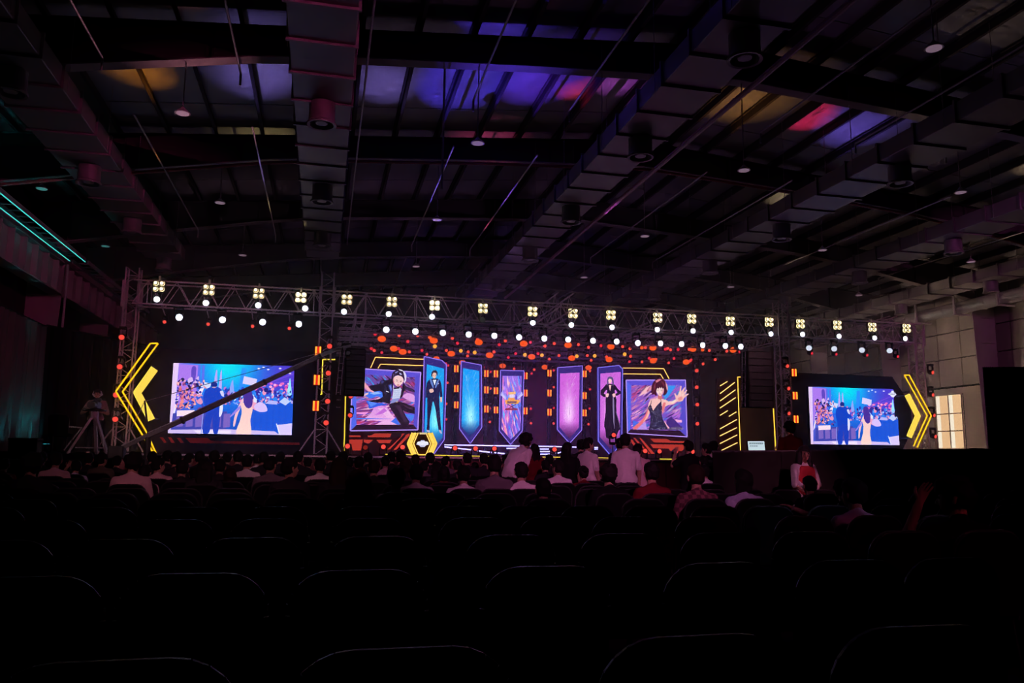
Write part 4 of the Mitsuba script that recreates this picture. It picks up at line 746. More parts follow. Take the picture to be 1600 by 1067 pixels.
# five hanging banners with a point at the foot
def banner(label, out, pic, Y, paint, col=(150, 120, 250)):
    k = thing('banner', label, 'banner'); q = pix(out, Y)
    put(k, 'panel', prism(q, Y, .12), BLACKEMIT, light=emit(lin(52, 40, 130), .4), label='deep violet glowing border'); put(k, 'edge_light', tube_strip([v - [0, .03, 0] for v in q + q[:1]], .02), BLACKEMIT, light=emit(lin(*col), .5))
    a = Art(px(Y - .02), Polygon(pic)); paint(a, pic); a.put(k, 'picture', w=2, gain=1.35)
    for v in (q[0], q[1]): v = v * .8 + (q[0] + q[1]) * .1; put(k, 'hanger', UCYL6, STEEL, rod((v[0], Y + .06, v[2] - .02), (v[0], Y + .06, 5.86), .008))
def flare(base, tip, cx, cy, edge):
    def f(a, pic):
        xs, ys = [p[0] for p in pic], [p[1] for p in pic]; rng = np.random.default_rng(int(cx))
        def col(u, v):
            x, y = min(xs) + u * (max(xs) - min(xs)), min(ys) + v * (max(ys) - min(ys)); d = math.hypot((x - cx) / 8.5, (y - cy) / (34 if y < cy else 16)); t = math.exp(-d * d * 1.1)
            c = np.array(base) * (1 - t) + np.array(tip) * t; e = np.clip((v - .74) / .26, 0, 1); return c * (1 - e) + np.array(edge) * e
        a.grid(min(xs), min(ys), max(xs), max(ys), 14, 40, col) if a.clip is None else None
        n = 60; Yl = np.linspace(min(ys), max(ys), n + 1)
        for y0, y1 in zip(Yl[:-1], Yl[1:]):
            for j in range(10):
                x0, x1 = min(xs) + (max(xs) - min(xs)) * j / 10, min(xs) + (max(xs) - min(xs)) * (j + 1) / 10
                a.poly([(x0, y0), (x1, y0), (x1, y1), (x0, y1)], col((j + .5) / 10, ((y0 + y1) / 2 - min(ys)) / np.ptp(ys)), False); a.z -= .0005
        a.z += .001
        for _ in range(90):
            s, t = rng.uniform(-1, 1), rng.uniform(-10, 95); L = rng.uniform(5, 12); x0, y0 = cx + s * 5, cy - t * .9 + abs(s) * 6
            w = rng.uniform(.12, .34); dx = s * rng.uniform(3, 9); c = np.array(tip) * rng.uniform(.75, 1) if _ % 3 else np.array(base) * .7
            a.poly([(x0, y0), (x0 + dx + w, y0 - L), (x0 + dx - w, y0 - L)], tuple(c), False)
    return f
blue = flare((6, 150, 240), (170, 245, 255), 735, 655, (26, 22, 80)) 
def man_banner(a, pic):
    flare((16, 150, 225), (130, 240, 250), 680, 660, (40, 30, 90))(a, pic)
    q = lambda pts: cvt(pts, 540, 510, 6.6667); qb = lambda pts: cvt(pts, 540, 563, 6.685); r = lambda pts: cvt(pts, 540, 600, 9.975); N = (24, 24, 66)
    a.poly(q([(838, 740), (860, 745), (855, 1060), (885, 1200), (850, 1200), (838, 1000)]), N) if False else None
    a.poly(r([(1285, 190), (1440, 190), (1460, 340), (1475, 560), (1485, 735), (1455, 740), (1420, 560), (1400, 400), (1360, 270), (1330, 420), (1310, 560), (1300, 735), (1265, 735), (1270, 560), (1270, 340)]), (26, 24, 62))
    a.poly(q([(880, 550), (905, 545), (950, 545), (985, 570), (1000, 650), (1005, 740), (985, 745), (975, 680), (965, 740), (860, 740), (835, 735), (838, 640), (850, 580)]), N); a.poly(r([(1240, 185), (1300, 160), (1290, 200), (1250, 215)]), N)
    a.poly(q([(905, 555), (945, 555), (925, 615)]), (215, 225, 245), False); a.poly(q([(903, 543), (938, 543), (936, 556), (905, 556)]), (12, 10, 24), False); a.blob(540 + 922 / 6.667, 510 + 508 / 6.667, 3.3, 5.4, (226, 178, 160)); a.poly(qb([(892, 168), (896, 128), (914, 106), (940, 104), (957, 122), (959, 160), (950, 156), (944, 132), (918, 128), (905, 146), (902, 172)]), (44, 32, 46), False); a.poly(qb([(908, 156), (920, 158), (920, 161), (908, 160)]), (50, 30, 36), False); a.poly(qb([(932, 158), (945, 156), (945, 160), (932, 161)]), (50, 30, 36), False); a.poly(qb([(962, 240), (972, 238), (970, 250), (962, 250)]), (225, 225, 245), False)
    a.poly(q([(870, 660), (905, 650), (915, 680), (880, 692)]), (220, 175, 165)); a.poly(q([(982, 740), (1002, 740), (1002, 785), (985, 785)]), (220, 175, 165)); a.poly(q([(875, 560), (895, 555), (915, 625), (905, 640)]), (90, 120, 190)); a.poly(q([(955, 560), (970, 565), (940, 640), (930, 625)]), (90, 120, 190))
    a.poly(r([(1255, 720), (1300, 720), (1305, 750), (1270, 745)]), (170, 165, 200)); a.poly(r([(1450, 720), (1480, 720), (1500, 770), (1470, 765)]), (170, 165, 200))
def woman_banner(a, pic):
    flare((196, 96, 208), (246, 180, 240), 953, 650, (60, 22, 66))(a, pic)
    q = lambda pts: cvt(pts, 900, 510, 6.6667); s = lambda pts: cvt(pts, 760, 640, 6.6667); N = (22, 14, 34)
    a.poly(s([(1245, 0), (1335, 0), (1360, 60), (1395, 190), (1380, 205), (1330, 300), (1260, 300), (1240, 270), (1235, 150)]), N)
    a.poly(q([(305, 745), (330, 720), (395, 720), (415, 760), (415, 850), (430, 980), (470, 1070), (300, 1070), (305, 880)]), N)
    a.poly(q([(310, 605), (335, 600), (365, 600), (400, 610), (430, 650), (465, 690), (425, 720), (395, 710), (425, 690), (400, 660), (395, 740), (320, 740), (318, 660), (285, 700), (320, 715), (285, 735), (240, 690), (280, 640)]), N)
    a.poly(q([(335, 610), (365, 610), (350, 675)]), (236, 180, 180), False); a.blob(900 + 350 / 6.667, 510 + 567 / 6.667, 2.6, 4.4, (240, 190, 190)); a.poly(q([(318, 610), (325, 540), (350, 522), (380, 540), (388, 600), (375, 620), (368, 560), (345, 545), (332, 560), (333, 600)]), (84, 74, 120))
    for dx in (305, 375): a.poly(q([(dx, 705), (dx + 30, 700), (dx + 25, 735), (dx + 5, 735)]), (236, 180, 180))
    a.poly(q([(375, 760), (390, 760), (395, 1000), (385, 1000)]), (130, 116, 160)); a.line(s([(1320, 20), (1330, 200)]), .5, (140, 120, 170)); a.line(s([(1345, 20), (1390, 190)]), .5, (140, 120, 170))
def crest_banner(a, pic):
    rng = np.random.default_rng(8); a.poly(pic, (150, 110, 225), False, (120, 80, 200))
    pl = [(238, 120, 190), (90, 150, 250), (60, 120, 235), (245, 160, 170), (190, 130, 240), (120, 180, 255), (250, 190, 210), (90, 70, 190)]
    a.streaks(120, lambda r: (r.uniform(784, 816), r.uniform(586, 690), 1.35 + r.normal(0, .15)), 11, 1.1, lambda x, y, r: pl[r.integers(8)] if x > 797 or r.random() < .4 else pl[[0, 3, 6, 4][r.integers(4)]], rng)
    q = lambda pts: cvt(pts, 720, 510, 6.6667); a.clip = None
    for s in (-1, 1):
        for j in range(4): a.poly([(799 + s * 9, 620 - j * 1.5), (799 + s * (18.5 - j), 613.5 - j * 1.6 + 2), (799 + s * (17 - j), 617.5 - j * .6), (799 + s * 9, 624 - j)], [(226, 226, 255), (170, 160, 245), (210, 210, 255), (150, 140, 235)][j], False)
    a.poly(q([(490, 685), (570, 680), (565, 708), (495, 710)]), (240, 180, 110), False); a.poly(q([(505, 712), (555, 712), (550, 745), (510, 745)]), (216, 205, 240)); a.poly(q([(490, 745), (560, 745), (560, 765), (490, 765)]), (236, 150, 70), False)
    a.poly(q([(455, 775), (470, 765), (600, 765), (612, 780), (590, 808), (470, 808)]), (244, 160, 60), False); a.poly(q([(478, 778), (578, 778), (574, 802), (480, 802)]), (120, 84, 90), False)
    a.line(q([(485, 812), (565, 862)]), 1.1, (90, 30, 40)); a.line(q([(570, 812), (480, 862)]), 1.1, (90, 30, 40)); a.poly(q([(460, 855), (585, 855), (590, 872), (455, 872)]), (140, 36, 50), False)
banner('tall blue banner with a standing man in a dark suit', [(662.5, 557), (690, 563), (697.5, 570), (694, 687), (678, 709), (660, 702)], [(667, 569), (694, 576), (691.5, 684), (676, 704), (662, 699)], 28.9, man_banner)
banner('tall blue banner with a light burst, pointed at the foot', [(720.5, 564.5), (752, 570.5), (752.5, 668), (734.5, 693), (717.8, 670)], [(723.5, 575), (749, 579.5), (749, 664), (734.5, 684), (721, 666)], 30.4, blue)
banner('centre banner with a golden winged crest on a folding chair', [(782, 578.5), (818.5, 579.5), (816, 673), (797.5, 694.5), (780, 673)], [(785, 587), (815, 587.5), (813, 671), (798, 687), (783.5, 670)], 31.0, crest_banner)
banner('tall pink banner with a light burst, pointed at the foot', [(871, 574.5), (909.5, 571.5), (908.5, 672), (889.7, 692.5), (870.5, 671)], [(875, 583.5), (905.5, 582), (904.5, 668), (889.5, 686), (874, 667)], 30.4, flare((200, 92, 210), (246, 205, 250), 889, 648, (52, 22, 66)))
banner('tall pink banner with a standing woman in a black gown', [(934, 574.5), (967, 571), (972.5, 577), (971, 690), (955, 713), (934.5, 689)], [(938, 583.5), (970, 581), (968, 684), (954, 702), (937.5, 683)], 28.9, woman_banner, (130, 120, 255))

# hexagonal lectern on the stage edge
k = thing('lectern', 'hexagonal lectern outlined in yellow light with a pale crest on its front', 'lectern'); Y = 24.6
hexo = lambda x0, x1, y0, y1, t: [(x0 + t, y0), (x1 - t, y0), (x1, (y0 + y1) / 2 - .0), (x1 - t, y1), (x0 + t, y1), (x0, (y0 + y1) / 2)]
put(k, 'body', prism(pix(hexo(637, 682, 676, 710.5, 7.5), Y), Y, .45), flat('lectern_body', (.06, .03, .02)))
for j, (e, r_) in enumerate(((0, .035), (3.1, .02), (5.5, .03), (9, .02))): led(k, 'light_outline', (lambda h: h[5:] + h[:1])(hexo(637 + e, 682 - e, 676, 710.5, 7.5)), Y - .03, [YELW, AMB, YELW, AMB][j], r_); led(k, 'light_outline', (lambda h: h[4:6])(hexo(637 + e, 682 - e, 676, 710.5, 7.5)), Y - .03, [YELW, AMB, YELW, AMB][j], r_); led(k, 'light_outline', hexo(637 + e, 682 - e, 676, 710.5, 7.5)[1:4], Y - .03, [YELW, AMB, YELW, AMB][j], r_)
led(k, 'light_outline', [(653, 710), (667, 710)], Y - .03, AMB, .02)
put(k, 'top_plate', prism(pix([(655.5, 675.8), (667, 675.8), (667, 678.6), (655.5, 678.6)], Y), Y - .05, .3), BLACKEMIT, light=emit(lin(226, 205, 150), .2), label='pale lit strip on top')
a = Art(px(Y - .04)); crest(a, 660.3, 692.5, 10.2, 5.8, (205, 205, 238)); a.poly([(653, 690), (668, 690), (667, 695), (654, 695)], (240, 240, 255)); a.put(k, 'crest', w=.4)
# ------------------------------------------------------------------ drapes, platform gear, crane, control desk
def drape(name, label, x0, y0, x1, y1, z0, z1, m, amp=.06, wave=.42):
    k = thing(name, label, 'drape'); n = int(math.hypot(x1 - x0, y1 - y0) / .05); t = np.linspace(0, 1, n)
    d = np.array([x1 - x0, y1 - y0]); L = np.linalg.norm(d); d /= L; nn = np.array([d[1], -d[0]])
    o = amp * (np.sin(t * L / wave * 2 * np.pi) + .5 * np.sin(t * L / wave * 3.1 + 1)); rows = []
    for z, s in ((z0, 1.2), ((z0 + z1) / 2, 1.0), (z1, .6)): rows.append(np.stack([x0 + d[0] * t * L + nn[0] * o * s, y0 + d[1] * t * L + nn[1] * o * s, np.full(n, z)], 1))
    v = np.vstack(rows); f = []
    for r in range(2):
        a = np.arange(n - 1) + r * n; f += [np.stack([a, a + 1, a + n + 1, a + n], 1)]
    f = np.vstack(f); v = np.vstack([v, v + np.array([nn[0] * .012, nn[1] * .012, 0])]); f = np.vstack([f, f[:, ::-1] + 3 * n])
    put(k, 'cloth', (lambda a: mikit.ply((v, f), None, True))(0), m)
    put(k, 'rail', UCYL, SOFT, rod((x0, y0, z1 + .02), (x1, y1, z1 + .02), .03)); return k
CLOTH = flat('brown_cloth', (.10, .092, .09))
drape('drape', 'brown-grey drape along the left wall, streaked with teal light at its foot', -8.4, 15.5, -8.4, 26.6, DK + .01, 5.15, CLOTH)
drape('drape', 'black drape hiding the corner behind the cameraman', -8.4, 26.7, -6.3, 30.8, DK + .02, 5.2, DRAPE)
UPB = bevel(.22, .22, .2, .03)
for i, (x, y) in enumerate(((14, 700), (33, 702), (48, 703), (66, 704))):
    Yf = [24.1, 25.1, 25.7, 26.35][i]
    k = thing('uplight', 'small floor uplight washing the left drape in teal, %s from the left' % ORD[i], 'uplight', 'teal uplights along the drape')
    put(k, 'body', UPB, SOFT, M4(t=(-8.0, Yf, DK + .13))); put(k, 'lens', trimesh.creation.cylinder(.08, .02, sections=14), BLACKEMIT, M4(t=(-8.0, Yf, DK + .235)), light=emit((.02, .35, .38), .1)); put(k, 'foot', box(-8.0, Yf, DK + .015, .26, .2, .03), SOFT)
    spot((-7.95, Yf, DK + .26), (-8.38, Yf, DK + .75), (.05, 1.5, 1.7), 50, 14, 1.0)
k = thing('flight_case', 'low black flight case at the foot of the teal-lit drape', 'case'); c = P(39, 702, 21.5); put(k, 'body', bevel(.62, .4, .3, .02), SOFT, M4(t=(c[0], 21.5, DK - .03 + .15))); put(k, 'lid', bevel(.64, .42, .06, .01), SOFT, M4(t=(c[0], 21.5, DK + .3)))

# chairs ----------------------------------------------------------------
def rrect(w, h, r, n=7):
    p = []
    for cx, cy, a0 in ((w / 2 - r, h - r, 0), (-w / 2 + r, h - r, 90)): p += [(cx + r * math.cos(math.radians(a0 + 90 * i / (n - 1))), cy + r * math.sin(math.radians(a0 + 90 * i / (n - 1)))) for i in range(n)]
    return p + [(-w / 2 + .02, 0), (w / 2 - .02, 0)]
CHW, CHB = .47, .98
CHM, CHF = flat('chair_cloth', (.006, .006, .0065)), mat('chair_frame', (.022, .022, .024), .45, .2, .25)
bk = trimesh.creation.extrude_polygon(Polygon(rrect(CHW, .5, .13)), .05, engine='earcut'); bk.vertices = np.stack([bk.vertices[:, 0], bk.vertices[:, 2] - .05, bk.vertices[:, 1] + .47], 1); bk.vertices[:, 1] -= (bk.vertices[:, 2] - .47) * .13; bk.fix_normals()
pr = np.array(rrect(CHW + .012, .51, .135)); pr = np.stack([pr[:, 0], -.026 - (pr[:, 1]) * .13, pr[:, 1] + .47], 1)
fr = cat([UCYL6.copy().apply_transform(rod(a, b, .014)) for a, b in zip(pr[:-3], pr[1:-2])] + [UCYL6.copy().apply_transform(rod((s * (CHW / 2 + .006), -.026 - .37 * .13, .84), (s * CHW / 2, -.02, .44), .014)) for s in (-1, 1)])
st = bevel(CHW, .44, .07, .025); st.apply_translation((0, .2, .455))
legs = [rod((s * .21, y0, .44), (s * .22, y1, .0), .013) for s in (-1, 1) for y0, y1 in ((.4, .44), (0, -.06))]
def chair(label, x, y, rz=0.0, group=None, z=0.0, name='banquet_chair'):
    k = thing(name, label, 'chair', group); M = M4(rotz(rz), (x, y, z))
    put(k, 'backrest', bk, CHM, M, smooth=40); put(k, 'back_frame', fr, CHF, M, smooth=50); put(k, 'seat', st, CHM, M)
    for l in legs: put(k, 'leg', UCYL6, CHF, M @ l)
    return k
c = P(90, 702, 22.2); kk = chair('black chair with a pale metal frame standing alone on the left platform', c[0] - .02, 22.2, -2.6, z=DK - .03, name='platform_chair')
put(kk, 'armrest', tube_strip([np.array([c[0] + .2, 22.0, DK + .05]), np.array([c[0] + .55, 22.05, DK + .62]), np.array([c[0] + .25, 22.1, DK + .64])], .016), ALU, label='pale metal armrest')

# video camera on a tripod (its operator follows with the people)
k = thing('video_camera', 'black broadcast camera on a tripod on the left platform', 'camera'); T0 = P(147, 660, 21.6); T0[2] = DK + .84
put(k, 'body', bevel(.18, .42, .2, .03), SOFT, M4(t=T0 + [0, 0, .32])); put(k, 'lens', trimesh.creation.cylinder(.09, .22, sections=16), SOFT, M4(rotx(math.pi / 2), T0 + [0, -.3, .31]), smooth=40)
put(k, 'viewfinder', bevel(.15, .1, .1, .02), SOFT, M4(t=T0 + [.02, .1, .47])); put(k, 'handle', box(T0[0], T0[1], T0[2] + .44, .04, .3, .03), SOFT)
put(k, 'tripod_head', trimesh.creation.cylinder(.09, .2, sections=14), STEEL, M4(t=T0 + [0, 0, .12])); put(k, 'tray', bevel(.5, .3, .05, .02), SOFT, M4(t=T0 + [0, -.05, .2]))
for dx, dy in ((-.48, -.2), (.42, -.25), (.0, .45)): put(k, 'tripod_leg', UBOX, STEEL, bar(T0 + [dx * .12, dy * .12, .02], (T0[0] + dx, T0[1] + dy, DK - .03), .07, .05))
put(k, 'spreader', cat([UCYL6.copy().apply_transform(rod(T0 + [0, 0, -.72], T0 + [a * .7, b * .7, -.72], .014)) for a, b in ((-.48, -.2), (.42, -.25), (0, .45))]), STEEL)

# camera crane
ARMM = mat('crane_arm', (.07, .065, .075), .4, .2)
k = thing('camera_crane', 'long dark camera crane arm slanting up across the left video screen', 'camera crane'); Yc = 20.6
pts = [P(190, 700, Yc), P(232, 680, Yc), P(285, 656.5, Yc), P(414, 597, Yc), P(500, 556, Yc), P(528, 545.5, Yc), P(548, 540.5, Yc)]
for a, b, w in zip(pts[:-1], pts[1:], (.085, .10, .11, .09, .07, .05)): put(k, 'arm_section', UBOX, ARMM if w > .08 else ALU, bar(a, b, w, w * 1.1))
for q, r in ((pts[2], .17), (pts[3], .15), (pts[4], .11)): put(k, 'collar', UBOX, SOFT, bar(q - (pts[3] - pts[2]) * .012, q + (pts[3] - pts[2]) * .012, r, r))
for a, b, w in zip(pts[:-1], pts[1:], (.085, .10, .11, .09, .07, .05)): put(k, 'top_tube', UCYL6, ALU, rod(a + [0, -w * .4, w * .62], b + [0, -w * .4, w * .55], .016), label='bright tube along the arm')
put(k, 'stay_cable', UCYL6, STEEL, rod(P(226, 627, Yc), P(500, 551, Yc), .008)); put(k, 'mast', UCYL6, SOFT, rod(pts[1], P(226, 626, Yc), .022))
put(k, 'stay_cable', UCYL6, STEEL, rod(P(226, 627, Yc), pts[0], .008))
put(k, 'counterweight', bevel(.35, .3, .3, .03), SOFT, M4(t=pts[0] + [-.1, 0, -.1])); put(k, 'pedestal', UCYL, SOFT, rod((pts[1][0], Yc, .4), pts[1] - [0, 0, .05], .07))
for a in (0, 2.1, 4.2): put(k, 'pedestal_leg', UCYL6, SOFT, rod((pts[1][0], Yc, .9), (pts[1][0] + .7 * math.cos(a), Yc + .7 * math.sin(a), 0), .03))
h = P(541, 550, Yc); put(k, 'remote_head', cat([bevel(.05, .05, .34, .01).apply_translation((-.1, 0, .06)), bevel(.24, .06, .06, .01).apply_translation((0, 0, .2))]), SOFT, M4(t=h), kind='stuff')
put(k, 'camera', bevel(.16, .3, .16, .02), SOFT, M4(t=h + [.05, -.03, -.06])); put(k, 'camera_lens', trimesh.creation.cylinder(.05, .16, sections=12), ALU, M4(rotx(math.pi / 2), h + [.05, -.22, -.05]))
put(k, 'head_arm', UCYL6, ALU, rod(h + [0, 0, .2], pts[-1], .03))

# control desk behind a dark hoarding on the right
A_, B_ = P(1113, 704.3, 12.7), P(1650, 701.0, 11.2)
HB = flat('hoarding', (.0125, .0118, .0115)); k = thing('hoarding', 'long dark hoarding in front of the control desk on the right', 'barrier'); zt = A_[2]
n = 5; dv = (B_ - A_) / n
for i in range(n):
    a, b = A_ + dv * i, A_ + dv * (i + 1); L = np.linalg.norm((b - a)[:2]); R = rotz(math.atan2(b[1] - a[1], b[0] - a[0])); zz = (a[2] + b[2]) / 2
    put(k, 'board', bevel(L * .996, .05, zz - .02, .006), HB, M4(R, ((a[0] + b[0]) / 2, (a[1] + b[1]) / 2, zz / 2 - .005)))
put(k, 'top_rail', UBOX, SOFT, bar(A_ + [0, 0, -.01], B_ + [0, 0, -.01], .07, .03))
k = thing('control_platform', 'low dark platform behind the hoarding for the control desk', 'platform'); put(k, '', box(11.0, 15.3, .16, 8, 3.6, .32), BLACK)
k = thing('control_table', 'black control table behind the hoarding', 'table'); put(k, 'top', box(10.6, 14.0, 1.36, 6.6, .75, .05), SOFT)
for x in (7.5, 10.6, 13.7): put(k, 'leg', box(x, 14.0, .83, .06, .6, 1.01), SOFT)
def on_table(x, y): q = P(x, y, 13.9); return q
k = thing('monitor', 'small pale computer monitor with rows of dark icons on the control table', 'monitor'); Ym = 13.75
c4 = pix([(1168, 689.2), (1194, 689.2), (1195.6, 704.5), (1170, 704.5)], Ym); put(k, 'case', prism([c4[0] + [-.008, 0, .008], c4[1] + [.008, 0, .008], c4[2] + [.008, 0, -.008], c4[3] + [-.008, 0, -.008]], Ym + .005, .03), SOFT)
a = Art(bilerp(c4)); a.poly([(0, 0), (1, 0), (1, 1), (0, 1)], (196, 216, 224), False)
for j in range(7): a.poly([(.1 + .12 * j, .16), (.18 + .12 * j, .14), (.18 + .12 * j, .3), (.1 + .12 * j, .32)], (96, 110, 120), False)
for j in range(4): a.poly([(.12 + .12 * j, .45), (.19 + .12 * j, .44), (.19 + .12 * j, .55), (.12 + .12 * j, .56)], (100, 112, 124), False)
a.put(k, 'display', w=.6); put(k, 'stand', box((c4[0][0] + c4[1][0]) / 2, Ym + .08, 1.42, .18, .14, .1), SOFT)
k = thing('lighting_console', 'dark lighting console on the control table below the right video screen', 'console'); c = P(1398, 700, 13.9); put(k, 'body', bevel(.55, .45, .14, .03), SOFT, M4(t=(c[0], 13.9, 1.455))); put(k, 'screen_back', bevel(.4, .05, .2, .02), SOFT, M4(rotx(-.3), (c[0] + .04, 14.05, 1.56)))
for x, r in ((1450, .06), (1485, .07)): 
    k = thing('headset', 'dark rounded headset lying on the control table, %s' % ('nearer the chevron' if x == 1450 else 'below the lit window'), 'headset'); c = P(x, 700, 13.9); q = trimesh.creation.icosphere(2, 1.0); put(k, 'shell', q, SOFT, M4(t=(c[0], 13.9, 1.41 + r * 1.4), s=(r * 1.3, r, r * 1.5)), smooth=True); put(k, 'band', trimesh.creation.torus(r * 1.2, .012, 20, 8), SOFT, M4(rotx(math.pi / 2), (c[0], 13.9, 1.42 + r * 1.3)))
k = thing('tablet', 'flat thin device with a painted pale edge glint lying below the right video screen', 'tablet'); c = P(1318, 703, 13.8); put(k, 'body', bevel(.5, .3, .02, .005), SOFT, M4(t=(c[0], 13.85, 1.40))); put(k, 'edge', box(c[0], 13.69, 1.413, .46, .012, .012), BLACKEMIT, light=emit((.06, .07, .1), .05))  # edge emits in place of its reflection
k = thing('partition', 'tall black partition at the right edge behind the control desk', 'partition'); a, b = P(1535.5, 571.5, 14.6), P(1660, 573, 14.0); q = bar(a, b, .06, 1)
L = np.linalg.norm((b - a)[:2]); R = rotz(math.atan2(b[1] - a[1], b[0] - a[0]))
put(k, 'panel', bevel(L, .06, a[2] - .36, .01), BLACK, M4(R, ((a[0] + b[0]) / 2, (a[1] + b[1]) / 2, (a[2] + .3) / 2)))
for z in (1.7, 2.15, 2.6): put(k, 'tie', UBOX, ALU, M4(R, (a[0] + .03, a[1] - .05, z), (.1, .02, .012)))
k = thing('desk_chair', 'dark desk chair with a curved back beside the black partition', 'chair'); c = P(1537, 698, 13.0); put(k, 'backrest', bevel(.42, .08, .5, .06), SOFT, M4(rotx(.15), (c[0], 13.2, 1.42))); put(k, 'seat', bevel(.46, .46, .08, .03), SOFT, M4(t=(c[0], 13.0, .78))); put(k, 'post', UCYL, SOFT, rod((c[0], 13.0, .05), (c[0], 13.0, .75), .03)); put(k, 'base', cat([UCYL6.copy().apply_transform(rod((c[0], 13, .08), (c[0] + .25 * math.cos(t), 13 + .25 * math.sin(t), .03), .02)) for t in np.arange(5) * 1.257]), SOFT)
put(k, 'back_post', UBOX, SOFT, bar((c[0], 13.2, .78), (c[0], 13.24, 1.3), .05, .02))
# ------------------------------------------------------------------ people
def sph(p, r, n=14): return m3.Manifold.sphere(float(r), n).translate(tuple(map(float, p)))
def bone(a, ra, b, rb, n=14): return m3.Manifold.batch_hull([sph(a, ra, n), sph(b, rb, n)])
def hull(*s, n=14): return m3.Manifold.batch_hull([sph(p, r, n) for p, r in s])
def join(ms): return m3.Manifold.batch_boolean(ms, m3.OpType.Add)
def finish(man, length=.05, it=8):
    mm = man.refine_to_length(length).to_mesh(); t = trimesh.Trimesh(mm.vert_properties[:, :3], mm.tri_verts)
    t.merge_vertices(); trimesh.smoothing.filter_taubin(t, iterations=it); return t
V = lambda *a: np.array(a, float)


def head_solids(Mh, detail=False):                                       # head with jaw, nose, lips, ears in its own frame, facing +y
    ms = [hull((V(0, -.02, .03), .085), (V(0, -.005, .045), .08), (V(0, .03, -.02), .068), (V(0, .045, -.075), .04)),
          hull((V(0, .088, .0), .012), (V(0, .107, -.028), .013), (V(0, .09, -.034), .016), n=8), hull((V(-.02, .078, -.062), .011), (V(.02, .078, -.062), .011), n=8)]
    for s in (-1, 1): ms.append(hull((V(s * .086, -.01, -.03), .012), (V(s * .092, -.022, .012), .016), n=8))
    return [m.transform(Mh[:3, :4]) for m in ms]


def skeleton(pose):
    """joints of a figure facing +y; seated figures have their hips over the origin"""
    j = {}
    if pose.startswith('sit'):
        j.update(pel=V(0, 0, .56), chest=V(0, -.02, .88), neck=V(0, .0, 1.06), head=V(0, .035, 1.235))
        for s, n in ((-1, 'L'), (1, 'R')):
            j.update({'sh' + n: V(s * .175, -.01, 1.0), 'el' + n: V(s * .235, .06, .76), 'wr' + n: V(s * .13, .28, .64), 'hip' + n: V(s * .095, .02, .54), 'kn' + n: V(s * .12, .43, .5), 'an' + n: V(s * .12, .42, .09), 'toe' + n: V(s * .13, .56, .04)})
        if 'arm' in pose: j.update(elL=V(-.36, .16, .96), wrL=V(-.22, .2, 1.22))
        if 'reach' in pose: j.update(elL=V(-.36, .2, .9), wrL=V(-.56, .3, 1.0))
        if 'lean' in pose:
            for n in ('chest', 'neck', 'head', 'shL', 'shR', 'elL', 'elR'): p = j[n]; t = p[2] - .56; j[n] = p + [0, t * .3, -t * .05]
            j['head'] = j['head'] + [0, .03, -.02]
    else:
        j.update(pel=V(0, 0, .96), chest=V(0, 0, 1.28), neck=V(0, .0, 1.46), head=V(0, .03, 1.635))
        for s, n in ((-1, 'L'), (1, 'R')):
            j.update({'sh' + n: V(s * .18, 0, 1.4), 'el' + n: V(s * .24, .0, 1.12), 'wr' + n: V(s * .25, .08, .87), 'hip' + n: V(s * .095, 0, .92), 'kn' + n: V(s * .11, .03, .5), 'an' + n: V(s * .12, -.02, .09), 'toe' + n: V(s * .13, .13, .03)})
        if 'clasp' in pose: j.update(elL=V(-.25, .06, 1.12), elR=V(.25, .06, 1.12), wrL=V(-.05, .2, .96), wrR=V(.06, .2, .98))
        if 'hip' in pose: j.update(elL=V(-.4, -.06, 1.14), wrL=V(-.2, .02, .98))
        if 'raise' in pose: j.update(elL=V(-.33, .1, 1.28), wrL=V(-.22, .16, 1.5))
        if 'shoot' in pose: j.update(elL=V(-.33, .12, 1.1), wrL=V(-.14, .34, 1.16), elR=V(.33, .12, 1.1), wrR=V(.14, .34, 1.16))
        if 'bend' in pose:
            for n in ('chest', 'neck', 'head', 'shL', 'shR', 'elL', 'elR', 'wrL', 'wrR'): p = j[n]; t = p[2] - .96; j[n] = p + [0, t * .5, -t * .12]
    return j


POSES = {}
def hand(w, d, side, up=V(0, 0, 1), fine=False, grip=.25):
    """palm, four fingers of different lengths and a thumb; w wrist, d direction"""
    d = d / np.linalg.norm(d); x = np.cross(d, up); x /= np.linalg.norm(x); u = np.cross(x, d); ms = []
    ms.append(hull((w, .024), (w + d * .085 + x * .028, .013), (w + d * .085 - x * .028, .013)))
    for i, (o, L) in enumerate(((-.032, .062), (-.011, .075), (.011, .07), (.031, .054))):
        a = w + d * .085 + x * o; b = a + (d + x * o * 2.5) * L * .55 - u * L * grip * .6; c = b + d * L * .45 - u * L * grip
        ms += [bone(a, .0095, b, .0085, 8), bone(b, .0085, c, .007, 8)]
    a = w + d * .03 - x * side * .024; b = a - x * side * .035 + d * .03; ms += [bone(a, .013, b, .010, 8), bone(b, .010, b + d * .032 - x * side * .008, .008, 8)]
    return ms


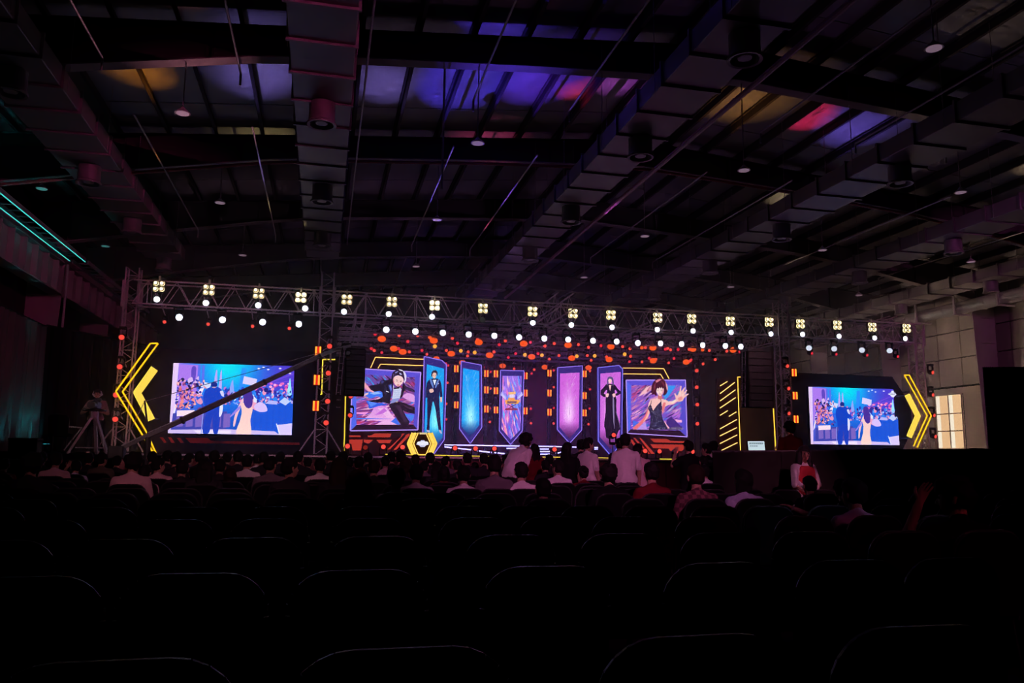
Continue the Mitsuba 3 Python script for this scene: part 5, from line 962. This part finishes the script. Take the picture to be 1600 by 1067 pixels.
def figure(pose, hy=0.0, hp=0.0, fine=False):
    key = (pose, round(hy, 2), round(hp, 2))
    if key in POSES: return POSES[key]
    j = skeleton(pose); Mh = M4(rotz(hy) @ rotx(hp), j['head']); ms, sh, tr = [], [], []
    up = V(0, 0, 1)
    torso = [hull((j['hipL'] + [0, 0, .03], .105), (j['hipR'] + [0, 0, .03], .105), (j['pel'] + [0, 0, .12], .115)), hull((j['pel'] + [-.05, 0, .1], .1), (j['pel'] + [.05, 0, .1], .1), (j['chest'] + [-.07, 0, .02], .11), (j['chest'] + [.07, 0, .02], .11)),
             hull((j['chest'] + [-.07, 0, .02], .11), (j['chest'] + [.07, 0, .02], .11), (j['shL'] + [.03, 0, -.02], .065), (j['shR'] + [-.03, 0, -.02], .065), (j['neck'] + [0, -.01, -.01], .06))]
    ms += torso + [bone(j['neck'] + [0, -.01, -.04], .062, Mh[:3, 3] + Mh[:3, :3] @ V(0, -.015, -.05), .052)] + head_solids(Mh)
    sh += [hull((j['hipL'] + [0, 0, .05], .12), (j['hipR'] + [0, 0, .05], .12), (j['pel'] + [0, 0, .12], .128)), hull((j['pel'] + [-.05, 0, .1], .115), (j['pel'] + [.05, 0, .1], .115), (j['chest'] + [-.08, 0, .02], .12), (j['chest'] + [.08, 0, .02], .12)),
           hull((j['chest'] + [-.08, 0, .02], .12), (j['chest'] + [.08, 0, .02], .12), (j['shL'] + [.03, 0, -.015], .077), (j['shR'] + [-.03, 0, -.015], .077), (j['neck'] + [0, -.012, -.005], .068)),
           hull((j['neck'] + [0, -.01, -.03], .07), (j['neck'] + [0, -.008, .025], .062))]
    for n, s in (('L', -1), ('R', 1)):
        ms += [bone(j['sh' + n], .06, j['el' + n], .043), bone(j['el' + n], .043, j['wr' + n], .028)]; d = j['wr' + n] - j['el' + n]
        ms += hand(j['wr' + n], d, s, up if abs(d[2]) < .8 * np.linalg.norm(d) else V(0, 1, 0), fine) if fine or 'arm' in pose or 'clasp' in pose or 'reach' in pose else hand(j['wr' + n], d, s, up if abs(d[2]) < .8 * np.linalg.norm(d) else V(0, 1, 0))
        ms += [bone(j['hip' + n], .088, j['kn' + n], .06), bone(j['kn' + n], .058, j['an' + n], .038), bone(j['an' + n] + [0, -.03, -.04], .038, j['toe' + n], .03)]
        e = j['sh' + n] * .2 + j['el' + n] * .8
        sh += [bone(j['sh' + n], .072, e, .06)]; tr += [bone(j['hip' + n], .1, j['kn' + n], .07), bone(j['kn' + n], .069, j['an' + n] + [0, 0, .02], .055)]
    tr += [hull((j['hipL'] + [0, 0, .03], .115), (j['hipR'] + [0, 0, .03], .115), (j['pel'] + [0, 0, .05], .118))]
    L = .02 if fine else .05
    lng = [bone(j['sh' + n] * .2 + j['el' + n] * .8, .058, j['wr' + n] * .92 + j['el' + n] * .08, .04) for n in 'LR'] + [bone(j['sh' + n], .07, j['el' + n], .056) for n in 'LR']
    r = POSES[key] = dict(body=finish(join(ms), L, 6), shirt=finish(join(sh), L, 8), long=finish(join(sh + lng), L, 8), trousers=finish(join(tr), .06, 6), Mh=Mh, j=j)
    return r


def hair_mesh(kind):
    rng_seed = dict(short=1, long=2, curly=3, bob=4, bun=5, bushy=6, cap=7)[kind]
    r = .1 if kind in ('short', 'bun', 'cap', 'long', 'bob') else .112
    cap = m3.Manifold.batch_hull([sph(V(0, -.025, .04), r), sph(V(0, .008, .062), r * .86), sph(V(0, -.045, .0), r * .86)])
    cut = m3.Manifold.cube((.4, .4, .4), True).translate((0, .245, -.165 + (.01 if kind != 'bob' else -.0)))
    cap = cap - cut - m3.Manifold.cube((.5, .5, .3), True).translate((0, .0, -.235 if kind in ('short', 'cap') else -.26))
    ms = [cap]
    if kind == 'long': ms += [hull((V(-.05, -.055, .0), .06), (V(.05, -.055, .0), .06), (V(-.07, -.085, -.28), .045), (V(.07, -.085, -.28), .045))]
    if kind == 'curly': ms += [hull((V(-.06, -.04, .0), .075), (V(.06, -.04, .0), .075), (V(-.1, -.07, -.24), .06), (V(.1, -.07, -.24), .06))]
    if kind == 'bob': ms += [hull((V(s * .062, -.03, .02), .05), (V(s * .075, .0, -.1), .032), (V(0, -.075, -.1), .045)) for s in (-1, 1)]
    if kind == 'bun': ms += [sph(V(0, -.135, .075), .05)]
    if kind == 'cap': ms += [m3.Manifold.batch_hull([sph(V(s * .05, .1, .075), .012) for s in (-1, 1)] + [sph(V(s * .06, .05, .08), .015) for s in (-1, 1)] + [sph(V(0, .15, .065), .01)])]
    t = finish(join(ms), .022, 4)
    amp, fq = dict(short=(.010, 28), long=(.008, 26), curly=(.030, 24), bob=(.008, 26), bun=(.006, 30), bushy=(.026, 24), cap=(.002, 20))[kind]
    nn = t.vertex_normals; t.vertices = t.vertices + nn * ((meshkit.noise(t.vertices * fq, rng_seed) - .45) * 2 * amp)[:, None]; return t
HAIR = {k_: hair_mesh(k_) for k_ in ('short', 'long', 'curly', 'bob', 'bun', 'bushy', 'cap')}
HM = {n: mat('hair_' + n, c, .7, 0, .08) for n, c in dict(black=(.010, .009, .010), brown=(.018, .010, .008), red=(.14, .05, .032)).items()}  # red tone stands for the rim light on the curly hair
SKIN = mat('skin', (.33, .19, .14), .6, 0, .25); EYE_M = flat('eye', (.01, .008, .008)); LIP = flat('lip', (.22, .06, .06)); TROU = flat('trousers', (.018, .018, .022))
def dots_tex(p, n, uv):
    f1, f2, c = mikit.voronoi(p.x * 26, p.z * 26); return dr.select(c > .55, mi.Color3f(.45, .36, .62), mi.Color3f(.05, .035, .10))
def check_tex(p, n, uv): return mi.Color3f(.22, .09, .11) * dr.select((dr.abs(p.x * 11 - dr.floor(p.x * 11) - .5) > .25) ^ (dr.abs(p.z * 11 - dr.floor(p.z * 11) - .5) > .25), mi.Float(1.0), mi.Float(.45))
SHIRT = dict(white=flat('shirt_white', (.62, .58, .60)), pink=flat('shirt_pink', (.50, .34, .36)), blue=flat('shirt_blue', (.42, .44, .60)), red=flat('shirt_red', (.12, .012, .018)), dark=flat('shirt_dark', (.022, .02, .026)), black=flat('shirt_black', (.009, .009, .011)),
             grey=flat('shirt_grey', (.12, .10, .12)), rust=flat('shirt_rust', (.17, .045, .03)), olive=flat('shirt_olive', (.08, .075, .055)), tan=flat('shirt_tan', (.34, .24, .21)), pattern=flat('shirt_pattern', mikit.proc(dots_tex)), check=flat('shirt_check', mikit.proc(check_tex)))


def person(label, x, y, z0, yaw, s, pose, hair='short', hc='black', shirt='white', hy=0.0, hp=0.0, sleeves='short', face=False, group=None, fine=False):
    k = thing('person', label, 'person', group); g = figure(pose, hy, hp, fine); M = M4(rotz(yaw), (x, y, z0), s)
    put(k, 'body', g['body'], SKIN, M, smooth=True); put(k, 'shirt', g['long' if sleeves == 'long' else 'shirt'], SHIRT[shirt], M, smooth=50); put(k, 'trousers', g['trousers'], TROU, M, smooth=50)
    put(k, 'hair', HAIR[hair], HM[hc], M @ g['Mh'], smooth=True)
    if face:
        for sx in (-1, 1): put(k, 'eye', EYEB, EYE_M, M @ g['Mh'] @ M4(t=(sx * .031, .082, .008)), smooth=True); put(k, 'eyebrow', BROW, EYE_M, M @ g['Mh'] @ M4(t=(sx * .032, .088, .03)))
        put(k, 'mouth', MOUTH, LIP, M @ g['Mh'] @ M4(t=(0, .086, -.062)), smooth=True)
    return k, M, g
EYEB = trimesh.creation.icosphere(1, .011); BROW = box(0, 0, 0, .036, .008, .006); MOUTH = trimesh.creation.icosphere(1, 1.0); MOUTH.apply_scale((.022, .008, .007))
HZ = 1.235
ROWY = [1.76 + 1.2 * i for i in range(18)]
occupied = {}
# seated crowd: photographed head centre x, y, head width; hair, hair colour, shirt, pose, head turn, what the label says
SEAT = [
    (7, 727, 18, 'short', 'black', 'red', 'sit', 0, 'person with short dark hair and a red shirt at the left edge of the crowd'),
    (50, 727, 32, 'bushy', 'black', 'dark', 'sit', .2, 'person with bulky dark hair in front of the lone platform chair'),
    (66, 717, 14, 'short', 'black', 'dark', 'sit', 0, 'small distant dark-haired person behind the bulky-haired one at the far left'),
    (88, 720, 20, 'short', 'black', 'pink', 'sit', 0, 'person in a pinkish shirt seated below the lone platform chair'),
    (119, 730, 19, 'short', 'black', 'blue', 'sit_arm', .3, 'person raising a bare arm to the head below the tripod, pale shirt'),
    (139, 718, 12, 'short', 'black', 'dark', 'sit', 0, 'small distant person directly below the camera tripod'),
    (160, 719, 15, 'short', 'black', 'olive', 'sit', -.6, 'person in an olive shirt right of the camera tripod'),
    (183, 722, 15, 'short', 'black', 'dark', 'sit', 0, 'dark-haired person below the left chevron tip'),
    (208, 724, 27, 'bushy', 'black', 'pink', 'sit', .2, 'person with full dark hair and a pink collar below the left chevron'),
    (226, 740, 23, 'short', 'black', 'pink', 'sit', 0, 'person with cropped hair and pink neckline, lower one below the left chevron'),
    (248, 728, 20, 'short', 'black', 'pink', 'sit', -.9, 'person in a pale pink shirt turning right beneath the chevron foot'),
    (275, 719, 19, 'short', 'black', 'dark', 'sit', 0, 'dark-haired person behind two others below the red slashes'),
    (285, 733, 22, 'short', 'black', 'dark', 'sit', 0, 'dark-haired person left of the broad pale blue shirt'),
    (302, 738, 22, 'short', 'black', 'blue', 'sit_lean', 0, 'person in a broad pale blue shirt below the left video screen corner'),
    (296, 718, 14, 'short', 'black', 'grey', 'sit', -.6, 'small distant person in grey below the long red stripe'),
    (321, 731, 25, 'long', 'black', 'dark', 'sit', 0, 'person with long dark hair below the left end of the video screen'),
    (344, 730, 20, 'short', 'black', 'dark', 'sit', 0, 'dark-haired person right of the long-haired one below the left screen'),
    (355, 717, 12, 'short', 'black', 'dark', 'sit', 0, 'small distant person below the middle of the left screen'),
    (360, 744, 24, 'bob', 'brown', 'rust', 'sit', 0, 'person with chin-length hair and white earpiece collar below the left screen'),
    (386, 723, 18, 'short', 'black', 'white', 'sit', 0, 'person in a white shirt below the middle of the left screen'),
    (402, 719, 12, 'short', 'black', 'white', 'sit', 0, 'small distant person in white right of another below the left screen'),
    (423, 727, 22, 'short', 'black', 'grey', 'sit', -.5, 'person in a dark checked shirt below the right part of the left screen'),
    (454, 732, 27, 'short', 'black', 'dark', 'sit', -1.0, 'person in a dark jacket turning right below the left screen end'),
    (481, 724, 14, 'short', 'black', 'dark', 'sit', 0, 'dark distant person below the second tower'),
    (500, 729, 20, 'short', 'black', 'white', 'sit', 0, 'person in a broad white-pink shirt below the second tower'),
    (517, 714, 13, 'short', 'black', 'dark', 'sit', 0, 'small distant person right of the second tower foot'),
    (529, 732, 27, 'long', 'brown', 'dark', 'sit', 0, 'person with long brown hair below the upright yellow line'),
    (546, 724, 14, 'short', 'black', 'dark', 'sit', 0, 'dark distant person behind the long brown-haired one'),
    (561, 725, 18, 'short', 'black', 'dark', 'sit', 0, 'dark-haired person below the left orange-red graphic'),
    (561, 755, 40, 'curly', 'red', 'dark', 'sit', 0, 'woman with big curly hair coloured for red rim light, closest figure left of centre'),
    (584, 732, 22, 'short', 'brown', 'dark', 'sit', 0, 'person with short brown hair and dark top right of the curly-haired woman'),
    (602, 723, 16, 'short', 'black', 'pink', 'sit', 0, 'person in a pale pink shirt left of the lectern'),
    (619, 750, 34, 'bushy', 'black', 'white', 'sit', 0, 'person with thick dark hair and white shirt, lower left of the lectern'),
    (626, 716, 17, 'short', 'black', 'dark', 'sit', 0, 'dark distant person just left of the lectern foot'),
    (634, 727, 20, 'bob', 'brown', 'dark', 'sit', 0, 'person with rounded brown hair below the lectern'),
    (650, 741, 26, 'short', 'black', 'white', 'sit', 0, 'person in a broad white shirt with cropped hair below the lectern'),
    (649, 720, 13, 'short', 'brown', 'dark', 'sit', 0, 'small distant person directly below the lectern'),
    (664, 730, 17, 'short', 'black', 'grey', 'sit', -.7, 'person in a silvery grey top right of the lectern'),
    (682, 732, 18, 'long', 'black', 'dark', 'sit', 0, 'person with long dark hair right of the lectern'),
    (697, 722, 14, 'short', 'black', 'grey', 'sit', -.9, 'distant person in profile below the blue light lines'),
    (693, 740, 22, 'bob', 'black', 'rust', 'sit', 0, 'person in an orange-red top below the blue banner'),
    (714, 729, 16, 'short', 'black', 'dark', 'sit', 0, 'distant dark-haired person below the blue banner tip'),
    (724, 743, 27, 'short', 'black', 'white', 'sit', 0, 'person with a white collar centred below the blue banner'),
    (742, 731, 12, 'short', 'black', 'dark', 'sit', 0, 'small distant person right below the blue banner'),
    (772, 728, 24, 'short', 'black', 'grey', 'sit', 0, 'person in a grey collared top below the centre banner'),
    (814, 738, 26, 'short', 'black', 'white', 'sit', 0, 'person in a white shirt with a dark strap below the stooping man'),
    (834, 735, 14, 'short', 'black', 'white', 'sit', 0, 'small person in white right of the strapped white shirt'),
    (852, 729, 16, 'short', 'black', 'dark', 'sit', 0, 'dark person below the girl in the red vest'),
    (871, 732, 20, 'short', 'black', 'white', 'sit', .5, 'person in a white shirt left of the standing long-haired woman'),
    (848, 766, 31, 'short', 'black', 'black', 'sit', 0, 'person all in black, head low, in the middle of the crowd'),
    (909, 728, 15, 'short', 'black', 'dark', 'sit', 0, 'dark distant person beneath the man in profile'),
    (911, 740, 20, 'bun', 'black', 'red', 'sit', 0, 'person with a hair bun and reddish top below the man in profile'),
    (925, 733, 17, 'short', 'black', 'white', 'sit', -.8, 'person in white turning right beside the hair bun'),
    (950, 743, 31, 'bushy', 'black', 'black', 'sit', 0, 'person with thick dark hair and black top below the tall white shirt'),
    (998, 733, 14, 'short', 'black', 'blue', 'sit', 0, 'person in a light blue shirt below the man with his hand on his hip'),
    (1017, 740, 28, 'short', 'black', 'red', 'sit', 0, 'broad-shouldered person in a dark red shirt right of centre'),
    (1086, 746, 31, 'short', 'brown', 'check', 'sit', 0, 'person in a checked reddish shirt left of the hoarding'),
    (1100, 738, 20, 'short', 'black', 'white', 'sit', 0, 'person in a white collared shirt behind the checked shirt'),
    (1160, 752, 30, 'bob', 'black', 'blue', 'sit', .4, 'person with dark rounded hair and pale shirt before the hoarding'),
    (1264, 759, 27, 'short', 'black', 'black', 'sit', 0, 'dark person in front of the woman in the red vest'),
    (1315, 769, 34, 'bushy', 'black', 'black', 'sit_reach', 0, 'dark-clad person stretching an arm with a bracelet to the left'),
    (1332, 773, 40, 'short', 'black', 'blue', 'sit', .3, 'person with cropped hair and pale violet collar right of the bracelet arm'),
    (1372, 788, 30, 'short', 'black', 'pattern', 'sit_lean', -.6, 'person in a purple patterned shirt leaning right'),
]
SEAT += [(x, y, 13, 'short', 'black', 'dark', 'sit', 0, 'small dark head in the far front rows, %s from the left' % ORD[i]) for i, (x, y) in enumerate([(238, 716), (262, 715), (312, 716), (335, 716), (372, 716), (412, 717), (438, 716), (466, 716), (536, 716), (575, 717), (612, 716), (672, 718), (730, 718), (756, 719), (790, 720), (858, 720)])]
for n_, (x, y, w, hair, hc, shirt, pose, hy, lab) in enumerate(SEAT):
    d = .215 * FPX / w * {'bushy': 1.12, 'curly': 1.25, 'bob': 1.05}.get(hair, 1.0); Yd = (EYE + ray(x, y) * d)[1]
    # pick the chair row whose sitter's head best fits, and keep heads of one row apart
    best = min(range(2, 15), key=lambda i: abs(ROWY[i] + .29 - Yd) + (5 if any(abs(P(x, y, ROWY[i] + .3)[0] - q) < .36 for q in occupied.get(i, [])) else 0))
    Yr = ROWY[best]; hpt = P(x, y, Yr + .29); s = float(np.clip(hpt[2] / HZ, .86, 1.12)); occupied.setdefault(best, []).append(hpt[0])
    k, M, g = person(lab, hpt[0], Yr + .255, 0.0, 0.0, s, pose, hair, hc, shirt, hy=hy)
    if 'reach' in pose: put(k, 'bracelet', trimesh.creation.torus(.04, .009, 18, 8), ALU, M @ M4(frame(V(-.2, .1, .1)), g['j']['wrL']), label='bright bracelet')
    if 'strap' in lab and 'dark strap' in lab: put(k, 'strap', UBOX, TROU, M @ bar((-.12, -.135, 1.02), (.0, -.15, .86), .03, .012), label='dark shoulder strap')
# large man at the right, hand at his hair
hx = P(1490, 778, 4.45); s = hx[2] / HZ
def near_man():
    j = skeleton('sit'); j.update(elL=V(-.40, .05, .93), wrL=V(-.255, .06, 1.195)); return j
_sk = skeleton
skeleton = lambda p: near_man() if p == 'sit_touch' else _sk(p)
k, M, g = person('large dark figure at the right edge raising a hand to his wavy hair', hx[0], 4.42, 0, 0.0, s, 'sit_touch', 'bushy', 'black', 'black', hy=.75, hp=-.1, fine=True, face=True)
occupied.setdefault(2, []).append(hx[0])

# standing people
STAND = [
    (823, 689, 12.7, -1.0, 'stand_bend', 'bushy', 'black', 'white', 0, 'standing man in a pale shirt leaning right before the blue light lines'),
    (835, 703, 14.5, .3, 'stand', 'long', 'black', 'red', 0, 'girl with dark hair and a red vest standing behind the leaning man'),
    (887, 702, 12.2, -.5, 'stand', 'long', 'black', 'black', -.4, 'standing woman with long black hair in a black tee'),
    (908, 697, 13.6, -.3, 'stand', 'short', 'black', 'dark', 0, 'dark standing person half hidden behind the man in profile'),
    (920, 695, 12.4, -1.1, 'stand', 'short', 'black', 'white', -.3, 'standing man in a white shirt seen in profile facing right'),
    (977, 690, 11.6, -.15, 'stand', 'short', 'black', 'white', -.3, 'tall standing man in a white shirt with his back turned'),
    (968, 695, 13.8, 0, 'stand', 'short', 'black', 'dark', 0, 'dark standing person behind the tall white shirt'),
    (997, 704, 11.9, -.3, 'stand_hip', 'short', 'black', 'pink', -.5, 'man in a pink shirt with his hand on his hip'),
    (1075, 699, 13.2, .2, 'stand_raise', 'cap', 'black', 'black', 0, 'standing figure in a cap, black against the orange-red graphic'),
    (1103, 703, 13.6, .4, 'stand', 'short', 'black', 'black', .5, 'dark standing person left of the hoarding corner'),
    (1115, 699, 14.4, -.4, 'stand', 'short', 'black', 'white', 0, 'person in white at the end of the hoarding'),
    (1099, 722, 12.6, 0, 'stand', 'short', 'black', 'black', 0, 'dark figure before the others at the hoarding corner'),
]
for x, y, Yh, yaw, pose, hair, hc, shirt, hy, lab in STAND:
    Yh = Yh * (1.2 if x < 1050 else 1.1)
    j = skeleton(pose); off = rotz(yaw) @ j['head']; hpt = P(x, y, Yh); s = float(np.clip(hpt[2] / j['head'][2], .82, 1.12))
    person(lab, hpt[0] - off[0] * s, Yh - off[1] * s, 0, yaw, s, pose, hair, hc, shirt, hy=hy)
# woman in the red vest facing the camera
hpt = P(1254.5, 709, 11.2); s = hpt[2] / 1.635
k, M, g = person('woman with long dark hair, white blouse and red vest standing before the hoarding', hpt[0], 11.2, 0, math.pi + .15, s, 'stand_clasp', 'long', 'black', 'white', hy=-.25, hp=-.1, sleeves='long', face=True, fine=True)
VEST = flat('vest', (.50, .05, .06)); vb = figure('stand_clasp', -.25, -.1, True)['j']
fv = hull((V(-.09, .06, 1.36), .075), (V(.09, .06, 1.36), .075), (V(-.1, .08, 1.02), .08), (V(.1, .08, 1.02), .08)); bv = hull((V(-.1, -.03, 1.38), .1), (V(.1, -.03, 1.38), .1), (V(-.1, -.03, 1.02), .1), (V(.1, -.03, 1.02), .1))
put(k, 'vest', finish(fv + bv, .04, 4), VEST, M, smooth=50, label='red sleeveless vest'); put(k, 'side_hair', finish(join([hull((V(s_ * .075, .01, .02), .045), (V(s_ * .1, .02, -.16), .045), (V(s_ * .11, .05, -.3), .03)) for s_ in (-1, 1)]), .03, 3), HM['black'], M @ g['Mh'], smooth=True)
tb = cat([box(-.075 + .026 * i, .158, 1.215, .017, .012, .03 if i % 2 else .022) for i in range(7)]); put(k, 'vest_print', tb, EYE_M, M, label='dark lettering band on the vest', kind='stuff')
# control-desk operator, camera operator
hpt = P(1233, 670, 14.6); person('person in a dark red top standing at the control desk with his back turned', hpt[0], 14.57, .32, 0, (hpt[2] - .32) / 1.635, 'stand', 'bushy', 'black', 'red')
hpt = P(152, 616, 22.3); k, M, g = person('camera operator in a tan shirt and headset behind the tripod camera', hpt[0], 22.33, DK - .03, math.pi, (hpt[2] - DK + .03) / 1.635, 'stand_shoot', 'short', 'black', 'tan', sleeves='short', face=True)
put(k, 'headset', cat([trimesh.creation.torus(.108, .012, 24, 8).apply_transform(M4(rotx(math.pi / 2), (0, 0, .02)))] + [trimesh.creation.icosphere(1, .04).apply_translation((s_ * .1, -.01, .0)) for s_ in (-1, 1)]), ALU, M @ g['Mh'], label='pale over-ear headset')

# ------------------------------------------------------------------ rows of chairs
near = {0: [(172, 1053), (632, 1040), (1100, 1020), (1455, 1004)], 1: [(30, 912), (303, 905), (561, 908), (860, 893), (1131, 890), (1340, 894), (1495, 884)], 2: [(-10, 842), (190, 842), (392, 846), (592, 846), (800, 836), (978, 850), (1130, 843), (1275, 842), (1420, 841), (1565, 840)],
        3: [(65, 815), (272, 813), (421, 813), (580, 806), (745, 814), (867, 812), (980, 811), (1108, 811), (1262, 811), (1365, 811), (1480, 812), (1590, 812)], 4: [(-20, 792), (70, 793), (160, 792), (302, 791), (430, 788), (570, 793), (727, 790), (822, 793), (920, 788), (1020, 791), (1120, 794), (1205, 795), (1300, 795), (1400, 796), (1500, 796), (1590, 797)]}
allc = []
for i in range(0, 18):
    Yr = ROWY[i]; xs_ = []
    for q in occupied.get(i, []): xs_.append(q)
    if i in near: cand = [P(x, y, Yr)[0] for x, y in near[i]]
    elif i > 10: cand = []
    else:
        x0, x1 = P(-20, 780, Yr)[0], min(P(1620, 780, Yr)[0], 5.0 if Yr > 10.4 else 99); cand = list(np.arange(x0 + .3 * (i % 2), x1, .57))
    for c_ in cand:
        if all(abs(c_ - q) > .47 for q in xs_): xs_.append(c_)
    allc += [(i, x) for x in sorted(xs_)]
for i, x in allc:
    m = [q for j_, q in allc if j_ == i].index(x)
    rz = .05 * math.sin(i * 7 + m * 3.3)
    chair('black padded chair in the %s row from the camera, %s from the left' % (ORD[i], ORD[m]), x, ROWY[i] + .12, rz, 'rows of black padded chairs')
